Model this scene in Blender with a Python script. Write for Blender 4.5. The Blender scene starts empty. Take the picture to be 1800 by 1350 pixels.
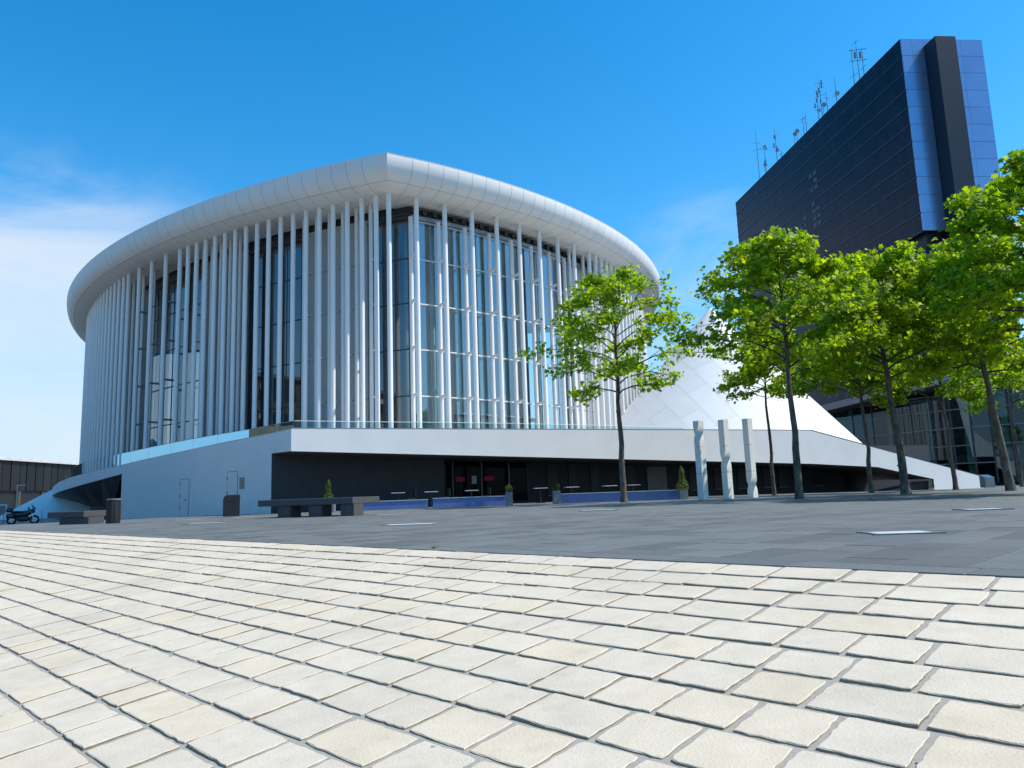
import bpy, math, random
import numpy as np
from mathutils import Vector, Matrix

rnd = random.Random(7)
sc = bpy.context.scene
COL = sc.collection
R_ = math.radians

# ------------------------------------------------------------------ camera
F_PX = 1300.0                       # focal length in pixels of the 1800 px wide photograph
PITCH = math.atan(193 / 1300.0)
ROLL = math.atan(0.0346)
CAM = np.array([0.0, 0.0, 0.5])
_F = np.array([0, math.cos(PITCH), math.sin(PITCH)])
_U0 = np.array([0, -math.sin(PITCH), math.cos(PITCH)])
_R0 = np.array([1.0, 0, 0])
_R = math.cos(ROLL) * _R0 - math.sin(ROLL) * _U0
_U = math.sin(ROLL) * _R0 + math.cos(ROLL) * _U0
cam_d = bpy.data.cameras.new('camera')
cam_d.sensor_width = 36.0
cam_d.lens = 36.0 * F_PX / 1800.0
cam_d.clip_start = 0.05
cam_d.clip_end = 6000
cam = bpy.data.objects.new('camera', cam_d)
COL.objects.link(cam)
cam.matrix_world = Matrix(((_R[0], _U[0], -_F[0], CAM[0]), (_R[1], _U[1], -_F[1], CAM[1]),
                           (_R[2], _U[2], -_F[2], CAM[2]), (0, 0, 0, 1)))
sc.camera = cam

# ------------------------------------------------------------------ sky, sun, exposure
SUN_EL = R_(53.5)
SUN_XY = (0.9988, -0.05)           # the sun stands to the right
SKY_STRENGTH = 0.15
SUN_STRENGTH = 5.0
world = bpy.data.worlds.new('World')
sc.world = world
world.use_nodes = True
wn, wl = world.node_tree.nodes, world.node_tree.links
bg = wn['Background']
sky = wn.new('ShaderNodeTexSky')
sky.sky_type = 'NISHITA'
sky.sun_disc = False
sky.sun_elevation = SUN_EL
sky.sun_rotation = math.atan2(SUN_XY[0], SUN_XY[1])
sky.altitude = 300
sky.air_density = 1.0
sky.dust_density = 0.25
sky.ozone_density = 2.0
hs = wn.new('ShaderNodeHueSaturation')
hs.inputs['Hue'].default_value = 0.492
hs.inputs['Saturation'].default_value = 1.43
hs.inputs['Value'].default_value = 1.46
wl.new(sky.outputs[0], hs.inputs['Color'])
tc = wn.new('ShaderNodeTexCoord')
mp = wn.new('ShaderNodeMapping')
mp.inputs['Scale'].default_value = (1.0, 1.0, 3.4)
wl.new(tc.outputs['Generated'], mp.inputs['Vector'])
nz = wn.new('ShaderNodeTexNoise')
nz.inputs['Scale'].default_value = 2.6
nz.inputs['Detail'].default_value = 7
nz.inputs['Roughness'].default_value = 0.58
nz.inputs['Distortion'].default_value = 0.5
wl.new(mp.outputs[0], nz.inputs['Vector'])
# clouds gather round two directions: a broad veil low on the left, a wisp over the cone
def cloud_bank(direction, lo, hi):
    d = Vector(direction).normalized()
    dot = wn.new('ShaderNodeVectorMath'); dot.operation = 'DOT_PRODUCT'
    nrm = wn.new('ShaderNodeVectorMath'); nrm.operation = 'NORMALIZE'
    wl.new(tc.outputs['Generated'], nrm.inputs[0])
    wl.new(nrm.outputs[0], dot.inputs[0]); dot.inputs[1].default_value = d
    mr = wn.new('ShaderNodeMapRange'); mr.interpolation_type = 'SMOOTHSTEP'
    mr.inputs['From Min'].default_value = lo; mr.inputs['From Max'].default_value = hi
    wl.new(dot.outputs['Value'], mr.inputs['Value'])
    return mr.outputs[0]
def wmath(op, a, b):
    m = wn.new('ShaderNodeMath'); m.operation = op; m.use_clamp = False
    for i, v in enumerate((a, b)):
        if isinstance(v, (int, float)): m.inputs[i].default_value = v
        else: wl.new(v, m.inputs[i])
    return m.outputs[0]
bankA = cloud_bank((-0.80, 1.0, 0.20), 0.93, 0.985)
sepz = wn.new('ShaderNodeSeparateXYZ'); wl.new(tc.outputs['Generated'], sepz.inputs[0])
zlim = wn.new('ShaderNodeMapRange'); zlim.interpolation_type = 'SMOOTHSTEP'
zlim.inputs['From Min'].default_value = .47; zlim.inputs['From Max'].default_value = .30
wl.new(wmath('ADD', sepz.outputs['Z'], wmath('MULTIPLY', wmath('SUBTRACT', nz.outputs['Fac'], .5), -.45)), zlim.inputs['Value'])
bankA = wmath('MULTIPLY', bankA, zlim.outputs[0])
bankB = cloud_bank((0.27, 1.0, 0.27), 0.988, 0.9995)
wisp = wn.new('ShaderNodeMapRange'); wisp.interpolation_type = 'SMOOTHSTEP'
wisp.inputs['From Min'].default_value = 0.42; wisp.inputs['From Max'].default_value = 0.78
wl.new(nz.outputs['Fac'], wisp.inputs['Value'])
softA = wmath('MULTIPLY', bankA, wmath('ADD', wmath('MULTIPLY', nz.outputs['Fac'], 1.3), 0.10))
softB = wmath('MULTIPLY', bankB, wmath('MULTIPLY', wisp.outputs[0], 0.55))
cl = wn.new('ShaderNodeMath'); cl.operation = 'MAXIMUM'; cl.use_clamp = True
wl.new(softA, cl.inputs[0]); wl.new(softB, cl.inputs[1])
mx = wn.new('ShaderNodeMixRGB')
mx.inputs['Color2'].default_value = (4.9, 5.5, 6.1, 1)
wl.new(wmath('MULTIPLY', cl.outputs[0], 0.88), mx.inputs['Fac'])
hz = wn.new('ShaderNodeMixRGB'); hz.inputs['Color2'].default_value = (2.5, 4.0, 5.7, 1)      # pale blue haze low in the sky, all round
hzf = wn.new('ShaderNodeMapRange'); hzf.interpolation_type = 'SMOOTHSTEP'
hzf.inputs['From Min'].default_value = .34; hzf.inputs['From Max'].default_value = .0; hzf.inputs['To Max'].default_value = .85
wl.new(sepz.outputs['Z'], hzf.inputs['Value']); wl.new(hzf.outputs[0], hz.inputs['Fac']); wl.new(hs.outputs[0], hz.inputs['Color1'])
wl.new(hz.outputs[0], mx.inputs['Color1'])
wl.new(mx.outputs[0], bg.inputs['Color'])
bg.inputs['Strength'].default_value = SKY_STRENGTH

sun_d = bpy.data.lights.new('sun', 'SUN')
sun_d.energy = SUN_STRENGTH
sun_d.angle = R_(0.53)
sun_d.color = (1.0, 0.93, 0.82)
sun = bpy.data.objects.new('sun', sun_d)
COL.objects.link(sun)
sdir = Vector((SUN_XY[0] * math.cos(SUN_EL), SUN_XY[1] * math.cos(SUN_EL), math.sin(SUN_EL)))
sun.rotation_euler = sdir.to_track_quat('Z', 'Y').to_euler()

sc.view_settings.view_transform = 'Standard'
sc.view_settings.look = 'None'
sc.view_settings.exposure = 0.08
sc.view_settings.gamma = 1.0
sc.view_settings.use_curve_mapping = False
sc.render.engine = 'CYCLES'
sc.cycles.max_bounces = 8
sc.cycles.transparent_max_bounces = 24
sc.cycles.caustics_reflective = False
sc.cycles.caustics_refractive = False

# ------------------------------------------------------------------ measuring: photograph pixel -> point of the place
def ray(x, y):
    return (x - 900) / F_PX * _R + (675 - y) / F_PX * _U + _F
def atz(x, y, z):
    d = ray(x, y); return CAM + d * (z - CAM[2]) / d[2]
def aty(x, y, Y):
    d = ray(x, y); return CAM + d * Y / d[1]
def clamp(v, a=0.0, b=1.0): return max(a, min(b, v))
def gz(x, y):
    """height of the ground: level plaza that falls gently towards the far left"""
    return -0.40 * clamp((-x - 6) / 26) * clamp((y - 24) / 26) - 0.22 * clamp((x - 8) / 20) * clamp((y - 36) / 14)

# ------------------------------------------------------------------ mesh helpers
class MB:
    def __init__(s): s.v = []; s.f = []
    def add(s, verts, faces):
        o = len(s.v); s.v += [tuple(map(float, p)) for p in verts]
        s.f += [tuple(i + o for i in f) for f in faces]; return s
    def quad(s, a, b, c, d): return s.add([a, b, c, d], [(0, 1, 2, 3)])
    def poly(s, pts): return s.add(pts, [tuple(range(len(pts)))])
    def box(s, c, size, rz=0.0, bev=0.0):
        hx, hy, hz = size[0] / 2, size[1] / 2, size[2] / 2
        if bev <= 0:
            vs = [(x, y, z) for z in (-hz, hz) for x, y in ((-hx, -hy), (hx, -hy), (hx, hy), (-hx, hy))]
            fs = [(3, 2, 1, 0), (4, 5, 6, 7), (0, 1, 5, 4), (1, 2, 6, 5), (2, 3, 7, 6), (3, 0, 4, 7)]
        else:
            b = min(bev, hx * .9, hy * .9, hz * .9)
            def ring(ix, z):
                return [(-hx + ix, -hy + ix * 1, z), (hx - ix, -hy + ix, z), (hx - ix, hy - ix, z), (-hx + ix, hy - ix, z)]
            vs = ring(b, -hz) + ring(0, -hz + b) + ring(0, hz - b) + ring(b, hz)
            fs = [(3, 2, 1, 0), (12, 13, 14, 15)]
            for k in range(3):
                for i in range(4):
                    j = (i + 1) % 4
                    fs.append((k * 4 + i, k * 4 + j, k * 4 + 4 + j, k * 4 + 4 + i))
        ca, sa = math.cos(rz), math.sin(rz)
        return s.add([(c[0] + x * ca - y * sa, c[1] + x * sa + y * ca, c[2] + z) for x, y, z in vs], fs)
    def bar(s, p, q, w, h=None):
        """square bar from p to q"""
        h = h or w
        p, q = Vector(p), Vector(q); d = (q - p).normalized()
        up = Vector((0, 0, 1)) if abs(d.z) < .95 else Vector((1, 0, 0))
        a = d.cross(up).normalized() * w / 2; b = a.cross(d).normalized() * h / 2
        vs = [e + sx * a + sy * b for e in (p, q) for sx, sy in ((-1, -1), (1, -1), (1, 1), (-1, 1))]
        return s.add(vs, [(0, 1, 2, 3), (7, 6, 5, 4), (0, 4, 5, 1), (1, 5, 6, 2), (2, 6, 7, 3), (3, 7, 4, 0)])
    def tube(s, pts, rad, n=8, caps=True):
        pts = [Vector(p) for p in pts]; m = len(pts)
        if not hasattr(rad, '__len__'): rad = [rad] * m
        vs = []; ref = None
        for i, p in enumerate(pts):
            t = (pts[min(i + 1, m - 1)] - pts[max(i - 1, 0)]).normalized()
            if ref is None: ref = Vector((1, 0, 0)) if abs(t.x) < .8 else Vector((0, 1, 0))
            a = (ref - t * ref.dot(t)).normalized(); b = t.cross(a); ref = a
            for k in range(n):
                an = 2 * math.pi * k / n
                vs.append(p + (a * math.cos(an) + b * math.sin(an)) * rad[i])
        fs = [(i * n + k, i * n + (k + 1) % n, (i + 1) * n + (k + 1) % n, (i + 1) * n + k) for i in range(m - 1) for k in range(n)]
        if caps: fs += [tuple(reversed(range(n))), tuple(range((m - 1) * n, m * n))]
        return s.add(vs, fs)
    def lathe(s, prof, n=20, c=(0, 0, 0)):
        vs = [(c[0] + r * math.cos(2 * math.pi * k / n), c[1] + r * math.sin(2 * math.pi * k / n), c[2] + z) for r, z in prof for k in range(n)]
        m = len(prof)
        fs = [(i * n + k, i * n + (k + 1) % n, (i + 1) * n + (k + 1) % n, (i + 1) * n + k) for i in range(m - 1) for k in range(n)]
        fs += [tuple(reversed(range(n))), tuple(range((m - 1) * n, m * n))]
        return s.add(vs, fs)
    def strip(s, A, B):
        n = len(A); return s.add(list(A) + list(B), [(i, i + 1, n + i + 1, n + i) for i in range(n - 1)])
    def grid(s, rows):
        n = len(rows[0]); return s.add([p for r in rows for p in r], [(j * n + i, j * n + i + 1, (j + 1) * n + i + 1, (j + 1) * n + i) for j in range(len(rows) - 1) for i in range(n - 1)])
    def mesh(s, name, smooth=False):
        me = bpy.data.meshes.new(name); me.from_pydata(s.v, [], s.f); me.update()
        if smooth:
            me.polygons.foreach_set('use_smooth', [True] * len(me.polygons)); me.set_sharp_from_angle(angle=R_(50))
        return me
    def build(s, name, mat, parent=None, smooth=False, loc=None):
        return link(name, s.mesh(name, smooth), mat, parent, loc)
def link(name, me, mat, parent=None, loc=None, rz=0.0):
    o = bpy.data.objects.new(name, me); COL.objects.link(o)
    if mat is not None and not me.materials: me.materials.append(mat)
    if loc is not None: o.location = loc
    o.rotation_euler.z = rz
    if parent is not None: o.parent = parent
    return o
def tag(o, label=None, cat=None, group=None, kind=None):
    if label: o['label'] = label
    if cat: o['category'] = cat
    if group: o['group'] = group
    if kind: o['kind'] = kind
    return o
def thing(name, label, cat, loc=(0, 0, 0), rz=0.0, group=None):
    o = bpy.data.objects.new(name, None); COL.objects.link(o)
    o.location = loc; o.rotation_euler.z = rz; o.empty_display_size = .2
    return tag(o, label, cat, group, 'thing')
def smooth_angle(o, deg=35):
    me = o.data
    me.polygons.foreach_set('use_smooth', [True] * len(me.polygons))
    try: me.set_sharp_from_angle(angle=R_(deg))
    except Exception: pass
    return o

# ------------------------------------------------------------------ materials (all procedural)
def nmat(name):
    m = bpy.data.materials.new(name); m.use_nodes = True
    return m, m.node_tree.nodes, m.node_tree.links, m.node_tree.nodes['Principled BSDF']
def surf(name, c1, c2=None, rough=0.6, scale=3.0, detail=6, bump=0.0, bscale=None, spec=0.4, metal=0.0, vary=0.0, tint=None, stretch=None, coat=0.0, contrast=(0.3, 0.7), stain=0.0, pits=0.0):
    """plain surface: two colours mixed by noise, bump, and (vary) a tone of its own for each piece"""
    m, n, l, b = nmat(name)
    c2 = c2 or tuple(v * .8 for v in c1)
    co = n.new('ShaderNodeTexCoord'); vec = co.outputs['Object']
    geo = n.new('ShaderNodeNewGeometry')
    vec = geo.outputs['Position']
    if stretch:
        mm = n.new('ShaderNodeMapping'); mm.inputs['Scale'].default_value = stretch
        l.new(vec, mm.inputs['Vector']); vec = mm.outputs[0]
    nt = n.new('ShaderNodeTexNoise'); nt.inputs['Scale'].default_value = scale; nt.inputs['Detail'].default_value = detail
    nt.inputs['Roughness'].default_value = .62
    l.new(vec, nt.inputs['Vector'])
    rp = n.new('ShaderNodeValToRGB'); rp.color_ramp.elements[0].position, rp.color_ramp.elements[1].position = contrast
    rp.color_ramp.elements[0].color = (*c2, 1); rp.color_ramp.elements[1].color = (*c1, 1)
    l.new(nt.outputs['Fac'], rp.inputs['Fac']); col = rp.outputs[0]
    def darken(col, sc_, lo, hi, amt, det=5):
        q = n.new('ShaderNodeTexNoise'); q.inputs['Scale'].default_value = sc_; q.inputs['Detail'].default_value = det; q.inputs['Roughness'].default_value = .6
        l.new(vec, q.inputs['Vector'])
        mr = n.new('ShaderNodeMapRange'); mr.inputs['From Min'].default_value = lo; mr.inputs['From Max'].default_value = hi
        mr.inputs['To Min'].default_value = 1.0; mr.inputs['To Max'].default_value = 1.0 - amt
        l.new(q.outputs['Fac'], mr.inputs['Value'])
        mu = n.new('ShaderNodeMixRGB'); mu.blend_type = 'MULTIPLY'; mu.inputs['Fac'].default_value = 1
        l.new(col, mu.inputs['Color1']); l.new(mr.outputs[0], mu.inputs['Color2']); return mu.outputs[0]
    if stain: col = darken(col, 1.1, .45, .75, stain, 8); col = darken(col, 5.0, .55, .72, stain * .7, 8)
    if pits: col = darken(col, 120, .66, .72, pits, 2); col = darken(col, 38, .68, .74, pits * .8, 3)
    if vary:
        oi = n.new('ShaderNodeObjectInfo'); ad = n.new('ShaderNodeMath'); ad.operation = 'ADD'
        l.new(oi.outputs['Random'], ad.inputs[0]); l.new(geo.outputs['Random Per Island'], ad.inputs[1])
        fr = n.new('ShaderNodeMath'); fr.operation = 'FRACT'; l.new(ad.outputs[0], fr.inputs[0])
        r2 = n.new('ShaderNodeValToRGB'); e = r2.color_ramp.elements
        t = tint or (1, 1, 1)
        e[0].color = (1 - vary, 1 - vary, 1 - vary, 1); e[1].color = (*t, 1)
        k = e.new(.62); k.color = (1, 1, 1, 1)
        l.new(fr.outputs[0], r2.inputs['Fac'])
        mu = n.new('ShaderNodeMixRGB'); mu.blend_type = 'MULTIPLY'; mu.inputs['Fac'].default_value = 1
        l.new(col, mu.inputs['Color1']); l.new(r2.outputs[0], mu.inputs['Color2']); col = mu.outputs[0]
    l.new(col, b.inputs['Base Color'])
    b.inputs['Roughness'].default_value = rough
    b.inputs['Specular IOR Level'].default_value = spec
    b.inputs['Metallic'].default_value = metal
    if coat: b.inputs['Coat Weight'].default_value = coat
    if bump:
        nb = n.new('ShaderNodeTexNoise'); nb.inputs['Scale'].default_value = bscale or scale * 6; nb.inputs['Detail'].default_value = 5
        l.new(vec, nb.inputs['Vector'])
        bp = n.new('ShaderNodeBump'); bp.inputs['Strength'].default_value = bump; bp.inputs['Distance'].default_value = .02
        l.new(nb.outputs['Fac'], bp.inputs['Height']); l.new(bp.outputs[0], b.inputs['Normal'])
    return m
def glass(name, tint=(.45, .62, .62), refl=.30, rough=.01, rtint=(.9, .95, 1), wave=.06):
    """clear tinted pane: mirror part grows towards grazing angles, the rest lets light through"""
    m, n, l, b = nmat(name)
    n.remove(b); out = n['Material Output']
    tr = n.new('ShaderNodeBsdfTransparent'); tr.inputs[0].default_value = (*tint, 1)
    gl = n.new('ShaderNodeBsdfGlossy'); gl.inputs['Color'].default_value = (*rtint, 1); gl.inputs['Roughness'].default_value = rough
    geo = n.new('ShaderNodeNewGeometry')
    nt = n.new('ShaderNodeTexNoise'); nt.inputs['Scale'].default_value = .35; l.new(geo.outputs['Position'], nt.inputs['Vector'])
    bp = n.new('ShaderNodeBump'); bp.inputs['Strength'].default_value = wave; bp.inputs['Distance'].default_value = .08
    l.new(nt.outputs['Fac'], bp.inputs['Height']); l.new(bp.outputs[0], gl.inputs['Normal'])
    lw = n.new('ShaderNodeLayerWeight'); lw.inputs['Blend'].default_value = .14
    mr = n.new('ShaderNodeMapRange'); mr.inputs['To Min'].default_value = refl; mr.inputs['To Max'].default_value = 1.0
    l.new(lw.outputs['Fresnel'], mr.inputs['Value'])
    mx = n.new('ShaderNodeMixShader'); l.new(mr.outputs[0], mx.inputs['Fac']); l.new(tr.outputs[0], mx.inputs[1]); l.new(gl.outputs[0], mx.inputs[2])
    l.new(mx.outputs[0], out.inputs['Surface'])
    return m
def gridmat(name, c1, c2, mortar, sx, sy, axis='XZ', rough=.3, msize=.02, spec=.5, bump=0, rot=0.0, bias=0.0, offs=0.0):
    """a facade or pavement too far away to tell the pieces apart: brick pattern in world metres"""
    m, n, l, b = nmat(name)
    geo = n.new('ShaderNodeNewGeometry')
    mm = n.new('ShaderNodeMapping'); l.new(geo.outputs['Position'], mm.inputs['Vector'])
    if axis == 'XZ': mm.inputs['Rotation'].default_value = (R_(-90), 0, 0)
    elif axis == 'YZ': mm.inputs['Rotation'].default_value = (R_(-90), R_(-90), 0)
    else: mm.inputs['Rotation'].default_value = (0, 0, rot)
    if axis == 'YZ':
        sp = n.new('ShaderNodeSeparateXYZ'); cb = n.new('ShaderNodeCombineXYZ')
        l.new(geo.outputs['Position'], sp.inputs[0]); l.new(sp.outputs['Y'], cb.inputs['X']); l.new(sp.outputs['Z'], cb.inputs['Y']); v = cb.outputs[0]
    elif axis == 'XZ':
        sp = n.new('ShaderNodeSeparateXYZ'); cb = n.new('ShaderNodeCombineXYZ')
        l.new(geo.outputs['Position'], sp.inputs[0]); l.new(sp.outputs['X'], cb.inputs['X']); l.new(sp.outputs['Z'], cb.inputs['Y']); v = cb.outputs[0]
    else: v = mm.outputs[0]
    bt = n.new('ShaderNodeTexBrick'); l.new(v, bt.inputs['Vector'])
    bt.inputs['Color1'].default_value = (*c1, 1); bt.inputs['Color2'].default_value = (*c2, 1); bt.inputs['Mortar'].default_value = (*mortar, 1)
    bt.inputs['Scale'].default_value = 1; bt.inputs['Brick Width'].default_value = sx; bt.inputs['Row Height'].default_value = sy
    bt.inputs['Mortar Size'].default_value = msize; bt.inputs['Bias'].default_value = bias; bt.offset = offs
    nt = n.new('ShaderNodeTexNoise'); nt.inputs['Scale'].default_value = 1.3; nt.inputs['Detail'].default_value = 8; nt.inputs['Roughness'].default_value = .65
    l.new(geo.outputs['Position'], nt.inputs['Vector'])
    rp = n.new('ShaderNodeValToRGB'); rp.color_ramp.elements[0].position = .3; rp.color_ramp.elements[1].position = .72
    rp.color_ramp.elements[0].color = (.72, .72, .72, 1); rp.color_ramp.elements[1].color = (1.2, 1.2, 1.2, 1)
    l.new(nt.outputs['Fac'], rp.inputs['Fac'])
    mu = n.new('ShaderNodeMixRGB'); mu.blend_type = 'MULTIPLY'; mu.inputs['Fac'].default_value = 1
    l.new(bt.outputs['Color'], mu.inputs['Color1']); l.new(rp.outputs[0], mu.inputs['Color2'])
    l.new(mu.outputs[0], b.inputs['Base Color'])
    b.inputs['Roughness'].default_value = rough; b.inputs['Specular IOR Level'].default_value = spec
    if bump:
        nb = n.new('ShaderNodeTexNoise'); nb.inputs['Scale'].default_value = 60; nb.inputs['Detail'].default_value = 4
        l.new(geo.outputs['Position'], nb.inputs['Vector'])
        bp = n.new('ShaderNodeBump'); bp.inputs['Strength'].default_value = bump; bp.inputs['Distance'].default_value = .01
        l.new(nb.outputs['Fac'], bp.inputs['Height']); l.new(bp.outputs[0], b.inputs['Normal'])
    return m
def leafmat(name, dark, mid, light):
    m, n, l, b = nmat(name)
    geo = n.new('ShaderNodeNewGeometry')
    rp = n.new('ShaderNodeValToRGB'); e = rp.color_ramp.elements
    e[0].color = (*dark, 1); e[1].color = (*light, 1); k = e.new(.5); k.color = (*mid, 1)
    l.new(geo.outputs['Random Per Island'], rp.inputs['Fac'])
    l.new(rp.outputs[0], b.inputs['Base Color'])
    b.inputs['Roughness'].default_value = .5; b.inputs['Specular IOR Level'].default_value = .28
    tl = n.new('ShaderNodeBsdfTranslucent')
    mu = n.new('ShaderNodeMixRGB'); mu.blend_type = 'MULTIPLY'; mu.inputs['Fac'].default_value = 1; mu.inputs['Color2'].default_value = (1.9, 2.0, .45, 1)
    l.new(rp.outputs[0], mu.inputs['Color1']); l.new(mu.outputs[0], tl.inputs['Color'])
    mx = n.new('ShaderNodeMixShader'); mx.inputs['Fac'].default_value = .48
    l.new(b.outputs[0], mx.inputs[1]); l.new(tl.outputs[0], mx.inputs[2]); l.new(mx.outputs[0], n['Material Output'].inputs['Surface'])
    return m
M = {
    'white_paint': surf('white_paint', (.84, .83, .805), (.79, .78, .76), rough=.55, scale=.8, spec=.25),
    'render_wall': surf('render_wall', (.83, .81, .78), (.79, .77, .745), rough=.75, scale=.6, spec=.2, bump=.1, bscale=60, stain=.05),
    'panel': surf('panel', (.80, .795, .77), (.755, .75, .73), rough=.6, scale=.5, spec=.22, vary=.035),
    'joint': surf('joint', (.22, .22, .215), rough=.9),
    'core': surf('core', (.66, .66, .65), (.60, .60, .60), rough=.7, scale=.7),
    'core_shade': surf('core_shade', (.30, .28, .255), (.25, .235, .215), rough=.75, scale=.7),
    'core_half_shade': surf('core_half_shade', (.46, .46, .44), (.41, .41, .395), rough=.75, scale=.7),
    'steel': surf('steel', (.30, .31, .33), (.24, .25, .27), rough=.4, scale=4, metal=.5),
    'dark_steel': surf('dark_steel', (.045, .048, .052), (.03, .03, .034), rough=.4, scale=4),
    'black': surf('black', (.02, .021, .024), (.014, .015, .018), rough=.45, scale=5),
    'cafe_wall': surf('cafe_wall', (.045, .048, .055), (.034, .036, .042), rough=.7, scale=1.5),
    'panel_grey': surf('panel_grey', (.10, .105, .115), (.085, .09, .10), rough=.6, scale=2),
    'pale_door': surf('pale_door', (.26, .26, .26), rough=.6, scale=2),
    'red_film': surf('red_film', (.55, .02, .03), rough=.5, scale=4),
    'poster': surf('poster', (.55, .66, .75), (.35, .5, .62), rough=.4, scale=9),
    'concrete': surf('concrete', (.36, .36, .35), (.29, .29, .285), rough=.8, scale=1.6, bump=.15),
    'bench_stone': surf('bench_stone', (.085, .087, .09), (.055, .057, .06), rough=.7, scale=9, bump=.2, bscale=80),
    'sculpture': surf('sculpture', (.80, .79, .76), (.72, .71, .69), rough=.6, scale=2.5, bump=.06, bscale=40),
    'blue_wall': surf('blue_wall', (.13, .20, .44), (.10, .165, .37), rough=.35, scale=2.5),
    'table_top': surf('table_top', (.62, .66, .72), rough=.3, scale=3),
    'zinc': surf('zinc', (.22, .23, .25), (.17, .18, .20), rough=.45, scale=5),
    'bark': surf('bark', (.19, .165, .125), (.045, .038, .033), rough=.9, scale=9, bump=1.0, bscale=34, stretch=(1, 1, .35)),
    'twig': surf('twig', (.09, .075, .06), (.045, .04, .034), rough=.9, scale=9),
    'leaf': leafmat('leaf', (.095, .170, .007), (.225, .335, .009), (.40, .48, .015)),
    'leaf_deep': leafmat('leaf_deep', (.080, .150, .007), (.19, .295, .009), (.35, .44, .014)),
    'box_leaf': leafmat('box_leaf', (.03, .06, .01), (.07, .12, .012), (.17, .20, .02)),
    'limestone': surf('limestone', (.67, .592, .468), (.60, .525, .41), rough=.8, scale=7, detail=10, bump=.18, bscale=90, vary=.05, tint=(1.0, .978, .915), spec=.15, stain=.15, pits=.28),
    'stone_side_shade': surf('stone_side_shade', (.34, .265, .165), (.20, .155, .095), rough=.95, scale=40),  # paving stone sides: warm shade put into the colour
    'mortar': surf('mortar', (.40, .37, .315), (.30, .275, .235), rough=.95, scale=60, bump=.2, bscale=220),
    'granite': surf('granite', (.185, .195, .188), (.115, .123, .12), rough=.62, scale=45, detail=10, bump=.25, bscale=260, vary=.30, tint=(1.04, 1.06, 1.05), spec=.3, contrast=(.25, .75), stain=.16),
    'lamp_glass': surf('lamp_glass', (.60, .66, .62), (.52, .58, .55), rough=.45, scale=5, spec=.4),
    'rubber': surf('rubber', (.02, .02, .02), rough=.7, scale=9),
    'bike_paint': surf('bike_paint', (.02, .022, .03), rough=.2, scale=4, coat=.6),
    'chrome': surf('chrome', (.6, .6, .62), rough=.18, metal=1.0, scale=4),
    'dark_cladding': surf('dark_cladding', (.020, .017, .016), (.010, .009, .009), rough=.5, scale=1.2, vary=.5, tint=(1.5, 1.3, 1.15)),
    'ochre': surf('ochre', (.10, .08, .03), rough=.7, scale=2),
    'tower_end': surf('tower_end', (.26, .38, .56), (.23, .34, .52), rough=.28, scale=.4, vary=.06, spec=.6, metal=.65),
    'tower_fin': gridmat('tower_fin', (.010, .014, .022), (.008, .011, .018), (.003, .004, .006), .55, 60, 'XZ', rough=.4, msize=.16),
    'tower_glass': gridmat('tower_glass', (.003, .012, .034), (.014, .028, .060), (.007, .014, .030), 1.5, 3.7, 'YZ', rough=.18, msize=.07, spec=.12, bias=-.45),
    'blind': surf('blind', (.060, .075, .10), (.045, .058, .08), rough=.4, scale=2, vary=.4),
    'tower_band': surf('tower_band', (.010, .018, .036), rough=.4, scale=1),
    'stone_front': surf('stone_front', (.17, .14, .105), (.12, .10, .075), rough=.8, scale=.8, bump=.1),
    'teal_wall': surf('teal_wall', (.06, .10, .105), rough=.5, scale=1),
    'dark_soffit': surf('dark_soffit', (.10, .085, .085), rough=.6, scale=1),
    'yellow_leaf': surf('yellow_leaf', (.62, .45, .03), rough=.6, scale=20),
    'weed': surf('weed', (.16, .22, .03), rough=.6, scale=20),
    'earth': surf('earth', (.12, .12, .11), (.09, .09, .085), rough=.95, scale=.3),
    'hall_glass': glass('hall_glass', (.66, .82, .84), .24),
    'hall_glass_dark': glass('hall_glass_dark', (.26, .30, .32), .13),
    'rail_glass': glass('rail_glass', (.70, .84, .84), .06, rtint=(.34, .56, .70)),
    'cafe_glass': glass('cafe_glass', (.35, .38, .40), .012, rtint=(.22, .22, .22)),
    'centre_glass': glass('centre_glass', (.22, .40, .40), .06, rtint=(.55, .75, .9)),
    'inner_drum': surf('inner_drum', (.46, .54, .60), (.40, .47, .53), rough=.7, scale=.4),
    'green_column': surf('green_column', (.76, .86, .78), rough=.5, scale=2),
    'pale_floor': surf('pale_floor', (.68, .66, .62), rough=.6, scale=1),
    'sign': surf('sign', (.38, .32, .27), (.16, .14, .13), rough=.5, scale=14, contrast=(.45, .55)),
}

# ------------------------------------------------------------------ ground, plaza, paving
E1 = np.array([-math.sqrt(.5), math.sqrt(.5)])      # along the paving rows, away to the left
E2 = np.array([math.sqrt(.5), math.sqrt(.5)])       # across the rows, away from the camera
EDGE = 4.50                                         # where limestone meets granite
def en(a, b): return E1 * a + E2 * b
SLOPE = math.atan(.145)                             # the limestone rises towards the plaza
def sl(a, b):
    """plan point and height on the limestone slope; b is measured along the slope"""
    q = EDGE - b
    return (*en(a, EDGE - q * math.cos(SLOPE)), -q * math.sin(SLOPE))
def atslope(x, y, dz=0.0):
    d = ray(x, y); db = float(d[:2] @ E2); k = math.tan(SLOPE)
    return CAM + d * (CAM[2] - dz + EDGE * k) / (k * db - d[2])
mb = MB()
mb.quad((-3000, -3000, -2.2), (3000, -3000, -2.2), (3000, 3000, -2.2), (-3000, 3000, -2.2))
tag(mb.build('ground', M['earth']), 'flat dark ground reaching out to the horizon', kind='structure')

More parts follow.
